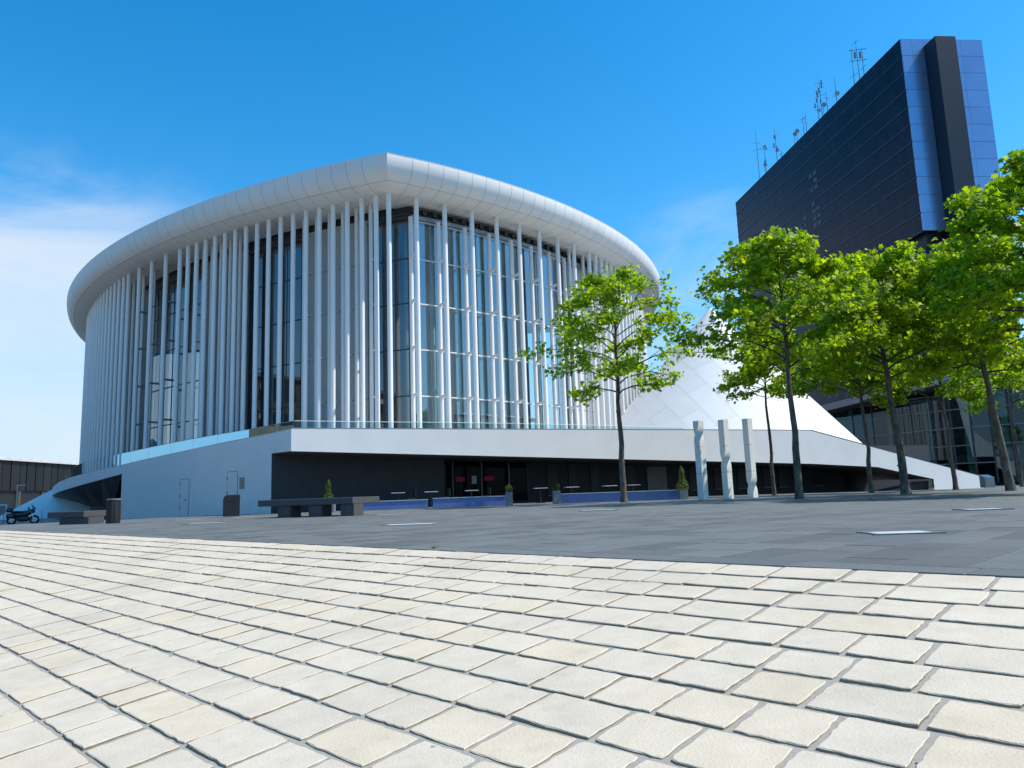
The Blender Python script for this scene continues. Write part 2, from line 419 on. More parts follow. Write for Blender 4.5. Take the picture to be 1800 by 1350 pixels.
def gridrange(*parts):
    out = []
    for a, b, n in parts: out += list(np.linspace(a, b, n, endpoint=False))
    return out + [parts[-1][1]]
mb = MB()
As = gridrange((-150, -30, 8), (-30, 60, 46), (60, 170, 12)); Bs = gridrange((EDGE, 20, 8), (20, 80, 32), (80, 190, 8))
vs = []
for b in Bs:
    for a in As:
        p = en(a, b); vs.append((p[0], p[1], gz(p[0], p[1]) - .006))
nA = len(As)
mb.add(vs, [(j * nA + i + 1, j * nA + i, (j + 1) * nA + i, (j + 1) * nA + i + 1) for j in range(len(Bs) - 1) for i in range(nA - 1)])
# skirt down at the limestone edge
mb.strip([(*en(a, EDGE), -.006) for a in (-150, 170)], [(*en(a, EDGE), -.3) for a in (-150, 170)])
M['plaza'] = gridmat('plaza_granite', (.165, .174, .168), (.137, .145, .141), (.075, .08, .078), 1.0, .4, 'XY', rough=.6, msize=.012, spec=.4, bump=.4, rot=R_(45), offs=.37)
plaza = tag(mb.build('plaza', M['plaza'], smooth=True), 'grey granite plaza in front of the concert hall', kind='structure')

mb = MB()
mb.quad(*[(p[0], p[1], p[2] - .0068) for p in (sl(-60, -8), sl(90, -8), sl(90, EDGE - .004), sl(-60, EDGE - .004))])
paving = tag(mb.build('paving', M['mortar']), 'cream limestone paving with grey mortar joints in the foreground', kind='structure')

def stone(mbx, a0, a1, b0, b1, top, base, nseg=4, jit=.0035, inset=.0042, r=random, tilt=0.012):
    """one hewn slab between along-coordinates a0..a1 and across-coordinates b0..b1"""
    ring = []
    cs = [(a0, b0), (a1, b0), (a1, b1), (a0, b1)]
    for k in range(4):
        p, q = cs[k], cs[(k + 1) % 4]
        for i in range(nseg):
            t = i / nseg
            x, y = p[0] + (q[0] - p[0]) * t, p[1] + (q[1] - p[1]) * t
            if i == 0:
                cx, cy = (a0 + a1) / 2, (b0 + b1) / 2
                x += (.003 if x < cx else -.003); y += (.003 if y < cy else -.003)
            ring.append((x + r.uniform(-jit, jit), y + r.uniform(-jit, jit)))
    cx, cy = (a0 + a1) / 2, (b0 + b1) / 2
    ta, tb = r.uniform(-tilt, tilt), r.uniform(-tilt, tilt) - .019     # the near edge of each stone stands proud
    n = len(ring); lo, mid, hi = [], [], []
    for x, y in ring:
        P = sl(x, y); zt = top + ta * (x - cx) + tb * (y - cy)
        lo.append((P[0], P[1], P[2] + base))
        mid.append((P[0], P[1], P[2] + zt - .0032 + r.uniform(-.0012, .0012)))
        d = math.hypot(x - cx, y - cy); s = 1 - inset * r.uniform(.4, 1.7) / d
        Q = sl(cx + (x - cx) * s, cy + (y - cy) * s); hi.append((Q[0], Q[1], Q[2] + zt))
    fs = [tuple(reversed([2 * n + i for i in range(n)]))]
    for L in (1, 0):
        for i in range(n):
            j = (i + 1) % n
            fs.append((L * n + i, (L + 1) * n + i, (L + 1) * n + j, L * n + j))
    mbx.add(lo + mid + hi, fs)
def fix_normals(me):
    import bmesh
    bm = bmesh.new(); bm.from_mesh(me); bmesh.ops.recalc_face_normals(bm, faces=bm.faces); bm.to_mesh(me); bm.free()
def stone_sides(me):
    """worn top and arris in limestone, the cut sides painted brown as warm shade"""
    me.materials.append(M['limestone']); me.materials.append(M['stone_side_shade'])
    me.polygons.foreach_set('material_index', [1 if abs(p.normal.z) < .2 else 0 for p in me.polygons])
def project(P):
    d = np.asarray(P, float) - CAM; w = d @ _F
    return 900 + F_PX * (d @ _R) / w, 675 - F_PX * (d @ _U) / w, w
cells = []
prs = random.Random(11)
b1 = EDGE - .008; row = 0
while b1 > -1.6:
    b0 = b1 - prs.uniform(.264, .278)
    a = -8.0 + prs.uniform(0, .3)
    while a < 30:
        ln = prs.uniform(.27, .46)
        c = sl(a + ln / 2, (b0 + b1) / 2)
        x, y, w = project(c)
        if w > .2 and -260 < x < 2100 and y < 1600: cells.append((w, a, a + ln, b0, b1))
        elif c[0] ** 2 + (c[1] - 1) ** 2 < 20: cells.append((50 + abs(w), a, a + ln, b0, b1))
        a += ln
    b1 = b0; row += 1
cells.sort(key=lambda t: t[0])
rest = MB()
for k, (w, a0, a1, b0, b1) in enumerate(cells):
    ga = prs.uniform(.007, .017); gb = prs.uniform(.010, .015)
    tp = prs.uniform(-.002, .003)
    if k < 298:
        m_ = MB(); stone(m_, a0 + ga, a1 - ga, b0 + gb, b1 - gb * .4, tp, -.03, nseg=8 if k < 90 else 5, r=prs, jit=.0034)
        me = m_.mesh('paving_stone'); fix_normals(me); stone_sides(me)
        link('paving_stone', me, None, paving)
    else:
        stone(rest, a0 + ga, a1 - ga, b0 + gb, b1 - gb * .4, tp, -.03, nseg=2, r=prs)
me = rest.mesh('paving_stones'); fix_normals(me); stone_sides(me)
tag(link('paving_stones', me, None, paving), kind='stuff')

# granite slabs: a border course along the limestone, then slabs laid away from the camera
gcells = []
grs = random.Random(5)
a = -6.0
while a < 27:
    ln = grs.uniform(.7, 1.0); gcells.append((a, a + ln, EDGE + .002, EDGE + .33)); a += ln
a = -9.0
while a < 26:
    wd = .395; b = EDGE + .33 - grs.uniform(0, .5)
    while b < 13:
        ln = grs.uniform(.55, .95); lo = max(b, EDGE + .33)
        if b + ln > lo + .12: gcells.append((a, a + wd, lo, b + ln))
        b += ln
    a += wd
vis = []
for c in gcells:
    p = en((c[0] + c[1]) / 2, (c[2] + c[3]) / 2)
    if p[1] < .5: continue
    x, y, w = project((p[0], p[1], 0))
    if -150 < x < 2050 and w > 0: vis.append((w, c))
vis.sort(key=lambda t: t[0])
LIGHTS = [(1582, 937, 5.2), (1727, 895.5, 0), (1052, 897, 0), (722, 922, 0), (688, 905, 0), (362, 920, 0), (432, 909, 0), (330, 914, 0)]
gstuff = MB()
for k, (w, c) in enumerate(vis):
    g_ = .0055
    m_ = MB() if k < 298 else gstuff
    if k < 1400:
        a0, a1, b0, b1 = c[0] + g_, c[1] - g_, c[2] + g_, c[3] - g_
        zt = grs.uniform(-.0015, .0015)
        pts = [en(a0, b0), en(a1, b0), en(a1, b1), en(a0, b1)]; pi = [en(a0 + .002, b0 + .002), en(a1 - .002, b0 + .002), en(a1 - .002, b1 - .002), en(a0 + .002, b1 - .002)]
        m_.add([(*p, -.02) for p in pts] + [(*p, zt - .002) for p in pts] + [(*p, zt) for p in pi],
               [(11, 10, 9, 8)] + [(L + (i + 1) % 4, L + 4 + (i + 1) % 4, L + 4 + i, L + i)[::-1] for L in (0, 4) for i in range(4)])
    if k < 298:
        me = m_.mesh('granite_slab'); fix_normals(me); me.materials.append(M['granite']); link('granite_slab', me, None, plaza)
me = gstuff.mesh('granite_slabs'); fix_normals(me); me.materials.append(M['granite']); tag(link('granite_slabs', me, None, plaza), kind='stuff')

# ------------------------------------------------------------------ concert hall: two arcs that meet in a sharp front corner
cL = np.array([15.06, 107.45]); rL = 67.26
cR = np.array([-30.24, 82.31]); rR = 44.69
Z_COL0, Z_COL1 = 3.0, 19.36
def onL(deg, off=0.0): return cL + (rL + off) * np.array([math.cos(R_(deg)), math.sin(R_(deg))])
def onR(deg, off=0.0): return cR + (rR + off) * np.array([math.cos(R_(deg)), math.sin(R_(deg))])
def cornerpt(oL, oR=None):
    oR = oL if oR is None else oR
    r0, r1 = rL + oL, rR + oR; d = cR - cL; D = np.hypot(*d)
    a = (r0 * r0 - r1 * r1 + D * D) / (2 * D); h = math.sqrt(r0 * r0 - a * a)
    m = cL + a * d / D; n = np.array([-d[1], d[0]]) / D
    return min((m + h * n, m - h * n), key=lambda p: p[1])
def angc(c, p): return math.degrees(math.atan2(p[1] - c[1], p[0] - c[0]))
hall = thing('concert_hall', 'white oval concert hall ringed by slender columns under a rounded roof rim', 'concert hall', (-7.3, 44, 3.4))
HL = Vector(hall.location)
def hmk(name, mb, mat, parent=None, smooth=False):
    """part of the hall given in world metres"""
    me = mb.mesh(name, smooth)
    me.transform(Matrix.Translation(-HL))
    return link(name, me, mat, parent or hall)
colmesh = MB().lathe([(.155, Z_COL0 - HL.z), (.155, Z_COL1 - .03 - HL.z), (.175, Z_COL1 - .028 - HL.z), (.175, Z_COL1 + .01 - HL.z)], 14).mesh('column')
innermesh = MB().lathe([(.135, Z_COL0 - HL.z), (.135, Z_COL1 + .05 - HL.z)], 12).mesh('inner_column')
shortmesh = MB().lathe([(.145, Z_COL0 - HL.z), (.145, 18.42 - HL.z)], 12).mesh('inner_column')
for me in (colmesh, innermesh, shortmesh):
    me.materials.append(M['white_paint']); me.polygons.foreach_set('use_smooth', [True] * len(me.polygons)); me.set_sharp_from_angle(angle=R_(40))
def put(name, me, p): return link(name, me, None, hall, (p[0] - HL.x, p[1] - HL.y, 0))
outL = [-109.43, -110.2] + [-111.08 - .925 * k for k in range(17)]
outL += [-127.6, -129.5, -131.4, -133.25] + [-134.18 - .95 * k for k in range(27)]
inL = [-111.15 - .925 * k for k in range(6)] + [-121.1 - .925 * k for k in range(6)] + [-127.6, -129.5, -131.4] + [-133.25 - .95 * k for k in range(27)]
outR = [-56.72, -54.08, -51.34, -48.62, -45.9, -43.2, -40.48, -37.72, -34.75] + [-33.4 + 1.3 * k for k in range(24)]
inR = [-56.72, -54.08, -51.34, -48.62, -45.9, -43.2, -40.48, -37.9, -36.9] + [-34.1 + 1.3 * k for k in range(24)]
for a in outL: put('column', colmesh, onL(a))
for a in outR: put('column', colmesh, onR(a))
for a in inL: put('inner_column', innermesh, onL(a, -1.16))
for k, a in enumerate(inR): put('inner_column', shortmesh if a < -37 else innermesh, onR(a, -.86))
LEV = [6.82, 9.81, 12.82, 15.79]
for k, a in enumerate(inR[:8]):
    for z in LEV:
        p, q = onR(outR[k], -.12), onR(a, -.76)
        hmk('bracket', MB().bar((*p, z), (*q, z - .04), .16, .13), M['white_paint'])
for a in (-127.6, -129.5, -131.4):
    for z in LEV:
        hmk('bracket', MB().bar((*onL(a, -.12), z), (*onL(a, -1.06), z), .15, .14), M['steel'])
for a in [-111.15 - .925 * k for k in range(6)]:
    for z in LEV: hmk('bracket', MB().bar((*onL(a, -1.2), z), (*onL(a, -2.02), z), .08, .06), M['white_paint'])
# glazing set behind the columns
GL, GR = -2.25, -1.25
gc = cornerpt(GL, GR)
def pane(P, Q, z0, z1, mat, name='glass_pane', g=.02):
    d = (Q - P) / np.hypot(*(Q - P)); A, B = P + d * g, Q - d * g
    nrm = np.array([d[1], -d[0]]) * .012
    m_ = MB()
    vs = [(*(A + s * nrm), z) for s in (-1, 1) for z in (z0, z1)] + [(*(B + s * nrm), z) for s in (-1, 1) for z in (z0, z1)]
    m_.add(vs, [(0, 1, 5, 4), (2, 6, 7, 3)])
    m_.f = m_.f[:1]     # a single sheet of glass
    return hmk(name, m_, mat)
LV = [3.3] + LEV + [18.36]
def glazing(fn, angs, off, mat, mull=.07, inward=-1):
    pts = [fn(a, off) for a in angs]
    for i in range(len(pts) - 1):
        for k in range(len(LV) - 1):
            pane(pts[i], pts[i + 1], LV[k] + .04, LV[k + 1] - .04, mat)
    m_ = MB()
    for p in pts: m_.box((p[0], p[1], (3.3 + 18.36) / 2), (mull, mull, 15.06))
    hmk('mullion', m_, M['steel'] if mat is M['hall_glass'] else M['dark_steel'])
    for k in range(1, len(LV)):
        t = MB()
        for i in range(len(pts) - 1): t.bar((*pts[i], LV[k]), (*pts[i + 1], LV[k]), .09, .075)
        hmk('transom', t, M['white_paint'] if mat is M['hall_glass'] else M['dark_steel'])
aR0 = angc(cR, gc)
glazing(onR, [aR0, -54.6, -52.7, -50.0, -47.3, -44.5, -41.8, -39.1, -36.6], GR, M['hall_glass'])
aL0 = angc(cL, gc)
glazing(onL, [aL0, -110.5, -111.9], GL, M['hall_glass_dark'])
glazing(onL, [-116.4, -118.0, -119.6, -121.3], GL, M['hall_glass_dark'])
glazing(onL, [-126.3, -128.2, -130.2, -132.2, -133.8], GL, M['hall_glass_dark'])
# closed white walls between the glazed bays; the left ones carry painted shade
def wallarc(fn, a0, a1, off, z0, z1, n=None, mat=None, name='inner_wall', thick=.12):
    n = n or max(2, int(abs(a1 - a0) / .6)); P = [fn(a, off) for a in np.linspace(a0, a1, n)]; Q = [fn(a, off - thick) for a in np.linspace(a0, a1, n)]
    m_ = MB()
    m_.strip([(*p, z0) for p in P], [(*p, z1) for p in P]); m_.strip([(*p, z1) for p in Q], [(*p, z0) for p in Q])
    for e in (0, -1): m_.quad((*P[e], z0), (*P[e], z1), (*Q[e], z1), (*Q[e], z0))
    return hmk(name, m_, mat or M['core'])
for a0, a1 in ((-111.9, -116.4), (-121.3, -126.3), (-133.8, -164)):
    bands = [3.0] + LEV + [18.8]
    for k in range(len(bands) - 1): wallarc(onL, a0, a1, -2.05, bands[k] + .02, bands[k + 1] - .02, mat=M['core_half_shade'] if a0 > -115 else M['core_shade'])
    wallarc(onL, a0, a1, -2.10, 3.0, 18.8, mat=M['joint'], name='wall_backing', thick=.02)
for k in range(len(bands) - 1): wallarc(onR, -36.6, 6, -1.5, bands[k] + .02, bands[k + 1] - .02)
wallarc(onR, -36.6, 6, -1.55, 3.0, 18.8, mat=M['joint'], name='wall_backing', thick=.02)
# head beam and the dark gap with hanger stubs under the soffit
def beam(fn, a0, a1, off, z0, z1, w, mat, name, n=24):
    m_ = MB(); A = [fn(a, off + w / 2) for a in np.linspace(a0, a1, n)]; B = [fn(a, off - w / 2) for a in np.linspace(a0, a1, n)]
    m_.strip([(*p, z0) for p in A], [(*p, z1) for p in A]); m_.strip([(*p, z1) for p in A], [(*p, z1) for p in B])
    m_.strip([(*p, z1) for p in B], [(*p, z0) for p in B]); m_.strip([(*p, z0) for p in B], [(*p, z0) for p in A])
    for e in (0, -1): m_.quad((*A[e], z0), (*A[e], z1), (*B[e], z1), (*B[e], z0))
    return hmk(name, m_, mat)
beam(onR, aR0, -30, GR + .02, 18.42, 18.66, .42, M['steel'], 'head_beam')
beam(onL, aL0, -134, GL, 18.42, 18.6, .3, M['dark_steel'], 'head_beam')
beam(onR, aR0, -30, GR - .55, 18.4, 19.5, .1, M['dark_steel'], 'soffit_upstand')
beam(onL, aL0, -163, GL - .25, 18.4, 19.5, .1, M['dark_steel'], 'soffit_upstand')
for k in range(26):
    a = -56.2 + k * 1.0
    m_ = MB(); p = onR(a, GR + .1); m_.box((p[0], p[1], 18.98), (.22, .3, .34), R_(a)); m_.box((p[0], p[1], 18.74), (.1, .1, .2), R_(a))
    hmk('hanger', m_, M['dark_steel'])
# interior seen through the glass: teal-looking columns, back drum, upper floor, doors
for a in [-57.2 + 2.72 * k for k in range(9)]:
    p = onR(a + 1.0, -2.6); m_ = MB().lathe([(.17, 3.0), (.17, 18.4)], 12, (p[0], p[1], 0)); hmk('foyer_column', m_, M['green_column'], smooth=True)
for a in (-110.6, -117.2, -118.8, -120.4, -127.2, -129.2, -131.2):
    p = onL(a, -3.4); m_ = MB().lathe([(.17, 3.0), (.17, 18.4)], 12, (p[0], p[1], 0)); hmk('foyer_column', m_, M['green_column'], smooth=True)
dc = cornerpt(-9, -8)
wallarc(onR, angc(cR, dc), -30, -8, 3.0, 19.2, mat=M['inner_drum'], name='foyer_wall')
wallarc(onL, angc(cL, dc), -140, -9, 3.0, 19.2, mat=M['inner_drum'], name='foyer_wall')
m_ = MB()
A = [onR(a, GR - .1) for a in np.linspace(aR0, -30, 16)]; B = [onR(a, -8) for a in np.linspace(angc(cR, dc), -30, 16)]
m_.strip([(*p, 3.36) for p in A], [(*p, 3.36) for p in B])
A2 = [onL(a, GL - .1) for a in np.linspace(aL0, -140, 20)]; B2 = [onL(a, -9) for a in np.linspace(angc(cL, dc), -140, 20)]
m_.strip([(*p, 3.36) for p in A2], [(*p, 3.36) for p in B2])
hmk('foyer_floor', m_, M['pale_floor'])
m_ = MB()
m_.strip([(*p, 18.9) for p in A], [(*p, 18.9) for p in B]); m_.strip([(*p, 18.9) for p in A2], [(*p, 18.9) for p in B2])
hmk('foyer_ceiling', m_, M['core'])
for k, a in enumerate((-52.2, -49.6, -46.9, -44.2)):
    p, q = onR(a, GR - .5), onR(a + 2.0, GR - .5)
    m_ = MB(); m_.bar((*p, 5.7), (*q, 5.7), .5, .16); m_.bar((*p, 3.3), (*p, 5.7), .16, .5)
    m_.bar((*q, 3.3), (*q, 5.7), .07, .07)
    hmk('foyer_door', m_, M['dark_steel'])
    m_ = MB(); m_.bar((*onR(a, GR - .2), 5.82), (*onR(a + 2.0, GR - .2), 5.82), .3, .05); hmk('door_head', m_, M['white_paint'])

# roof: backing shell, flat top, and the curved rim made of single panels
ROOF = [(-2.3, 19.40), (0.0, 19.36), (.5, 19.395), (.95, 19.475), (1.28, 19.60), (1.49, 19.735), (1.655, 19.90), (1.78, 20.10), (1.868, 20.32), (1.925, 20.56), (1.95, 20.80), (1.945, 20.98)]
SEAM = 4       # soffit panels run to this profile point, rim panels from here on
EDGE_TOP = (1.86, 21.06)
def rimpt(side, ang, off):
    c = cornerpt(off)
    if side == 'L': a = min(ang, angc(cL, c)); return onL(a, off)
    a = max(ang, angc(cR, c)); return onR(a, off)
modL = [-106.0] + [-110.05 - .925 * k for k in range(70)]
modR = [-63.0] + [-58.1 + 1.32 * k for k in range(55)]
shell = MB()
for side, mods in (('L', modL), ('R', modR)):
    rows = []
    for off, z in ROOF + [EDGE_TOP]:
        rows.append([(*rimpt(side, a, off - .02), z + (.03 if off < 1.3 else .0) if off < 1.3 else z) for a in mods])
    for i in range(len(rows) - 1):
        A, B = rows[i], rows[i + 1]
        shell.strip(A, B) if side == 'R' else shell.strip(B, A)
roof = hmk('roof', shell, M['joint'], smooth=True)
top = [(*rimpt('L', a, EDGE_TOP[0]), EDGE_TOP[1] - .02) for a in reversed(modL)] + [(*rimpt('R', a, EDGE_TOP[0]), EDGE_TOP[1] - .02) for a in modR]
ctr = (-5.0, 100.0, 22.5)
m_ = MB(); m_.add(top + [ctr], [(i, i + 1, len(top)) for i in range(len(top) - 1)] + [(len(top) - 1, 0, len(top))])
hmk('roof_deck', m_, M['panel'], roof)
# bright coping on the very edge
m_ = MB()
for side, mods in (('L', modL), ('R', modR)):
    ring = [(1.93, 20.985), (1.95, 21.05), (1.80, 21.10), (1.5, 21.10)]
    rr = [[(*rimpt(side, a, o), z) for a in mods] for o, z in ring]
    for i in range(3): m_.strip(rr[i], rr[i + 1])
hmk('coping', m_, M['white_paint'], roof)
def roof_panel(side, a0, a1, k0, k1, name, last):
    prof = ROOF[k0:k1 + 1]; m_ = MB(); rows = []
    for j, (off, z) in enumerate(prof):
        ga = math.degrees(.009 / ((rL if side == 'L' else rR) + off))
        if side == 'L': lo, hi = a0 - ga, a1 + ga
        else: lo, hi = a0 + ga, a1 - ga
        oo, zz = off, z
        if j == 0 and k0 > 0: zz += .004; oo += .012
        if j == len(prof) - 1 and k1 < len(ROOF) - 1: oo -= .012
        rows.append([(*rimpt(side, a, oo), zz) for a in np.linspace(lo, hi, 3)])
    m_.grid(rows)
    return hmk(name, m_, M['panel'], roof, smooth=True)
for side, mods in (('L', modL[:62]), ('R', modR[:48])):
    for i in range(len(mods) - 1):
        roof_panel(side, mods[i], mods[i + 1], 0, SEAM, 'soffit_panel', False)
        roof_panel(side, mods[i], mods[i + 1], SEAM, len(ROOF) - 1, 'rim_panel', False)

# ------------------------------------------------------------------ terrace: white podium, left wall, café recess, ramp on the right
terrace = thing('terrace', 'low white podium under the hall with a dark café recess and sloping right end', 'terrace', (-10, 34, 0))
TL = Vector(terrace.location)
def tmk(name, mb, mat, parent=None, smooth=False):
    me = mb.mesh(name, smooth); me.transform(Matrix.Translation(-TL)); return link(name, me, mat, parent or terrace)
At = aty(512, 754, 34.0); Ab = aty(512, 793, 34.0); Ab[:2] = At[:2]
Bt = aty(1425, 757, 46.6); Bb = aty(1425, 815.5, 46.6); Bb[:2] = Bt[:2]
Et = aty(1727, 838, 52.5); Eg = np.array([Et[0], Et[1], -.3])
def lerp(a, b, t): return a + (b - a) * t
# front fascia as a slab with thickness
NF = 12
FT = [lerp(At, Bt, i / NF) for i in range(NF + 1)]; FB = [lerp(Ab, Bb, i / NF) for i in range(NF + 1)]
m_ = MB(); m_.strip(FB, FT)
def backp(p, d=.35): return np.array([p[0] - .0, p[1] + d, p[2]])
m_.strip(FT, [backp(p) for p in FT])
tmk('fascia', m_, M['render_wall'])
def tm(px):
    """point of the sloping top edge at photograph column px"""
    dr = ray(px, 800); sl = dr[0] / dr[1]; dv = Et - Bt
    return Bt + dv * ((sl * Bt[1] - Bt[0]) / (dv[0] - sl * dv[1]))
def under(px, y):
    p = tm(px); return np.array([p[0], p[1], aty(px, y, p[1])[2]])
C1 = under(1540, 821); C2 = under(1636, 842); C3 = np.array([C2[0], C2[1], -.4])
m_ = MB()
m_.poly([Bb, C1, tm(1540), Bt]); m_.poly([C1, C2, tm(1636), tm(1540)]); m_.poly([C2, C3, Eg, Et, tm(1636)])
m_.strip([Bt, tm(1540), tm(1636), Et], [backp(p, 4.0) for p in (Bt, tm(1540), tm(1636), Et)])
m_.quad(Et, Eg, backp(Eg, 4), backp(Et, 4))
tmk('ramp_wall', m_, M['render_wall'])
# coping strips
m_ = MB()
for P, Q in zip(FT, FT[1:]): m_.bar((P[0], P[1] + .16, P[2] + .03), (Q[0], Q[1] + .16, Q[2] + .03), .26, .06)
tmk('coping', m_, M['steel'])
m_ = MB()
rp = [Bt, tm(1540), tm(1636), Et]
for P, Q in zip(rp, rp[1:]): m_.bar((P[0], P[1] + .16, P[2] + .03), (Q[0], Q[1] + .16, Q[2] + .03), .26, .06)
tmk('ramp_coping', m_, M['dark_steel'])
# left wall
LW = [(512, 34, 754), (478, 36.2, 762), (430, 39.3, 771.5), (383, 42.6, 780.5), (330, 46.8, 792), (278, 51.2, 803), (240, 54.4, 811.5), (215, 56.6, 817.5), (180, 60.8, 825.5), (147, 66, 833), (122, 71.8, 840), (103, 78, 848), (93, 84, 856), (92, 89, 863)]
WT = [aty(x, y, d) for x, d, y in LW]
LWb = {215: 833, 180: 842.5, 147: 851.5, 122: 859, 103: 865, 93: 870.5, 92: 874}
WB = []
for (x, d, y), p in zip(LW, WT):
    if x in LWb: q = aty(x, LWb[x], d); WB.append(np.array([p[0], p[1], q[2]]))
    elif x == 512: WB.append(Ab.copy())
    else: WB.append(np.array([p[0], p[1], gz(p[0], p[1]) - .1]))
i0, i1 = 1, 7
cut = aty(478, 797, 36.2); cutz = np.array([WT[1][0], WT[1][1], cut[2]])
m_ = MB()
m_.strip([cutz, Ab], [WT[1], At])
wt2 = [np.array([p[0], p[1], p[2]]) for p in WT]
WG = [np.array([WT[i][0], WT[i][1], -.6]) for i in range(8)]
m_.strip([WG[i] for i in range(7, 0, -1)], [WT[i] for i in range(7, 0, -1)])
m_.strip([WB[i] for i in range(len(WT) - 1, 7, -1)] + [np.array([WT[7][0], WT[7][1], aty(215, 833, 56.6)[2]])], [WT[i] for i in range(len(WT) - 1, 6, -1)])
# reveal at the front end of the wall and at its far end
inn = np.array([6.0, 3.0]) / math.hypot(6, 3)
def inward(p, d, z=None): return np.array([p[0] + inn[0] * d, p[1] + inn[1] * d, p[2] if z is None else z])
g1 = np.array([WT[1][0], WT[1][1], -.3])
tmk('left_wall', m_, M['render_wall'])
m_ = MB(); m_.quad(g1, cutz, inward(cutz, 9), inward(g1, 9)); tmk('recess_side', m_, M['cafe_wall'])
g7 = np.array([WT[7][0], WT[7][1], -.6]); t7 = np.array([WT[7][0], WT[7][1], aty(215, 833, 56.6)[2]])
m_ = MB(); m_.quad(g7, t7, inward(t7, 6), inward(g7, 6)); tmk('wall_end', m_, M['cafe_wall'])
# deck on top
m_ = MB(); topline = [WT[i] for i in range(len(WT) - 1, 0, -1)] + FT + [tm(1540), tm(1636)]
cen = (2.0, 72.0, 3.35)
m_.add(topline + [cen], [(i, i + 1, len(topline)) for i in range(len(topline) - 1)])
tmk('deck', m_, M['pale_floor'])
m_ = MB()
for i in range(1, len(WT) - 1): 
    P, Q = WT[i], WT[i + 1]; m_.bar((P[0] + .15, P[1] + .1, P[2] + .02), (Q[0] + .15, Q[1] + .1, Q[2] + .02), .3, .05)
P, Q = WT[0], WT[1]; m_.bar((P[0] + .15, P[1] + .1, P[2] + .02), (Q[0] + .15, Q[1] + .1, Q[2] + .02), .3, .05)
tmk('wall_coping', m_, M['steel'])
# dark underside of the curved tip at the far left
tipb = [WB[i] for i in range(len(WT) - 1, 7, -1)] + [t7]
bk = [aty(104, 881, 96), aty(112, 884, 94), aty(125, 886, 90), aty(140, 888, 86), aty(160, 889, 80), aty(180, 889, 74), aty(200, 889, 68)]
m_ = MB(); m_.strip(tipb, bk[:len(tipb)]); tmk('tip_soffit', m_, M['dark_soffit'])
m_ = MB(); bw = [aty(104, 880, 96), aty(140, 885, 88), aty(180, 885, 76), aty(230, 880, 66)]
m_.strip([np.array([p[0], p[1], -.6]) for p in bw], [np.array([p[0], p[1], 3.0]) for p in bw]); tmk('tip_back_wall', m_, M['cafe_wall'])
# café soffit and back wall
BW0 = np.array([WT[1][0] + inn[0] * 6, 42.0]); BW1 = np.array([C1[0] + 1, 55.5])
def bwp(px, z, d=0.0):
    """point of the recess back wall seen at photograph column px"""
    dr = ray(px, 860); s = dr[0] / dr[1]; dv = BW1 - BW0
    t = (s * BW0[1] - BW0[0]) / (dv[0] - s * dv[1]); p = BW0 + dv * t
    nn = np.array([dv[1], -dv[0]]) / np.hypot(*dv); p = p + nn * d
    return np.array([p[0], p[1], z])
m_ = MB()
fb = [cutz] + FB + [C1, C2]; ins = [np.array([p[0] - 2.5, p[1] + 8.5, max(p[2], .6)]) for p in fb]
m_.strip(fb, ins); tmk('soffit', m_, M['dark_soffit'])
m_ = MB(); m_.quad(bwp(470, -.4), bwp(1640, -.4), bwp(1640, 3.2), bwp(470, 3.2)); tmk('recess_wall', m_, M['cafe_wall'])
def bwbox(px0, px1, z0, z1, d0, d1, name, mat):
    a, b, c, d = bwp(px0, z0, d0), bwp(px1, z0, d0), bwp(px1, z0, d1), bwp(px0, z0, d1)
    vs = [a, b, c, d] + [np.array([*p[:2], z1]) for p in (a, b, c, d)]
    return tmk(name, MB().add(vs, [(0, 1, 2, 3), (7, 6, 5, 4), (0, 4, 5, 1), (1, 5, 6, 2), (2, 6, 7, 3), (3, 7, 4, 0)]), mat)
for px0, px1 in ((498, 548), (550, 591), (594, 634)): bwbox(px0, px1, .05, 2.0, .02, .10, 'wall_panel', M['panel_grey'])
for px0, px1 in ((646, 690), (692, 737), (739, 793), (797, 844), (847, 892), (895, 925)): bwbox(px0, px1, .12, 2.55, .12, .14, 'cafe_pane', M['cafe_glass'])
for px in (645, 691, 738, 795, 845.5, 893.5, 926): bwbox(px - 1.0, px + 1.0, .0, 2.6, .1, .2, 'door_frame', M['zinc'] if px in (795, 845.5, 893.5) else M['dark_steel'])
for px0, px1 in ((800, 816), (850, 867)): bwbox(px0, px1, 1.32, 1.56, .16, .17, 'door_banner', M['red_film'])
bwbox(828, 836, 1.15, 1.62, .16, .18, 'poster', M['poster'])
for px0, px1, z1 in ((962, 980, 2.2), (1000, 1015, 2.2), (1039, 1054, 2.2), (1102, 1117, 2.1), (1213, 1229, 2.0), (1256, 1272, 1.95), (1297, 1312, 1.9), (1342, 1359, 1.85), (1369, 1385, 1.8), (1431, 1446, 1.7)):
    w_ = bwbox(px0, px1, .35, z1, .02, .06, 'window', M['black'])
    s_ = bwbox(px0 - 1, px1 + 1, .30, .35, .02, .16, 'sill', M['zinc']); s_.parent = w_; s_.matrix_parent_inverse = Matrix()
bwbox(1138, 1172, .0, 1.95, .02, .08, 'pale_door', M['pale_door'])
bwbox(1482, 1492, .0, 1.1, .3, .7, 'service_box', M['black'])
# concrete plinth under the ramp end
m_ = MB(); a_, b_, c_ = aty(1545, 861, 52.5), aty(1632, 845, 52.5), aty(1632, 861, 52.5)
for p in (a_, c_): p[2] = -.3
m_.add([a_, c_, b_, a_ + np.array([0, 2, 0]), c_ + np.array([0, 2, 0]), b_ + np.array([0, 2, 0])], [(0, 1, 2), (0, 2, 5, 3), (1, 4, 5, 2)])
tmk('plinth', m_, M['concrete'])
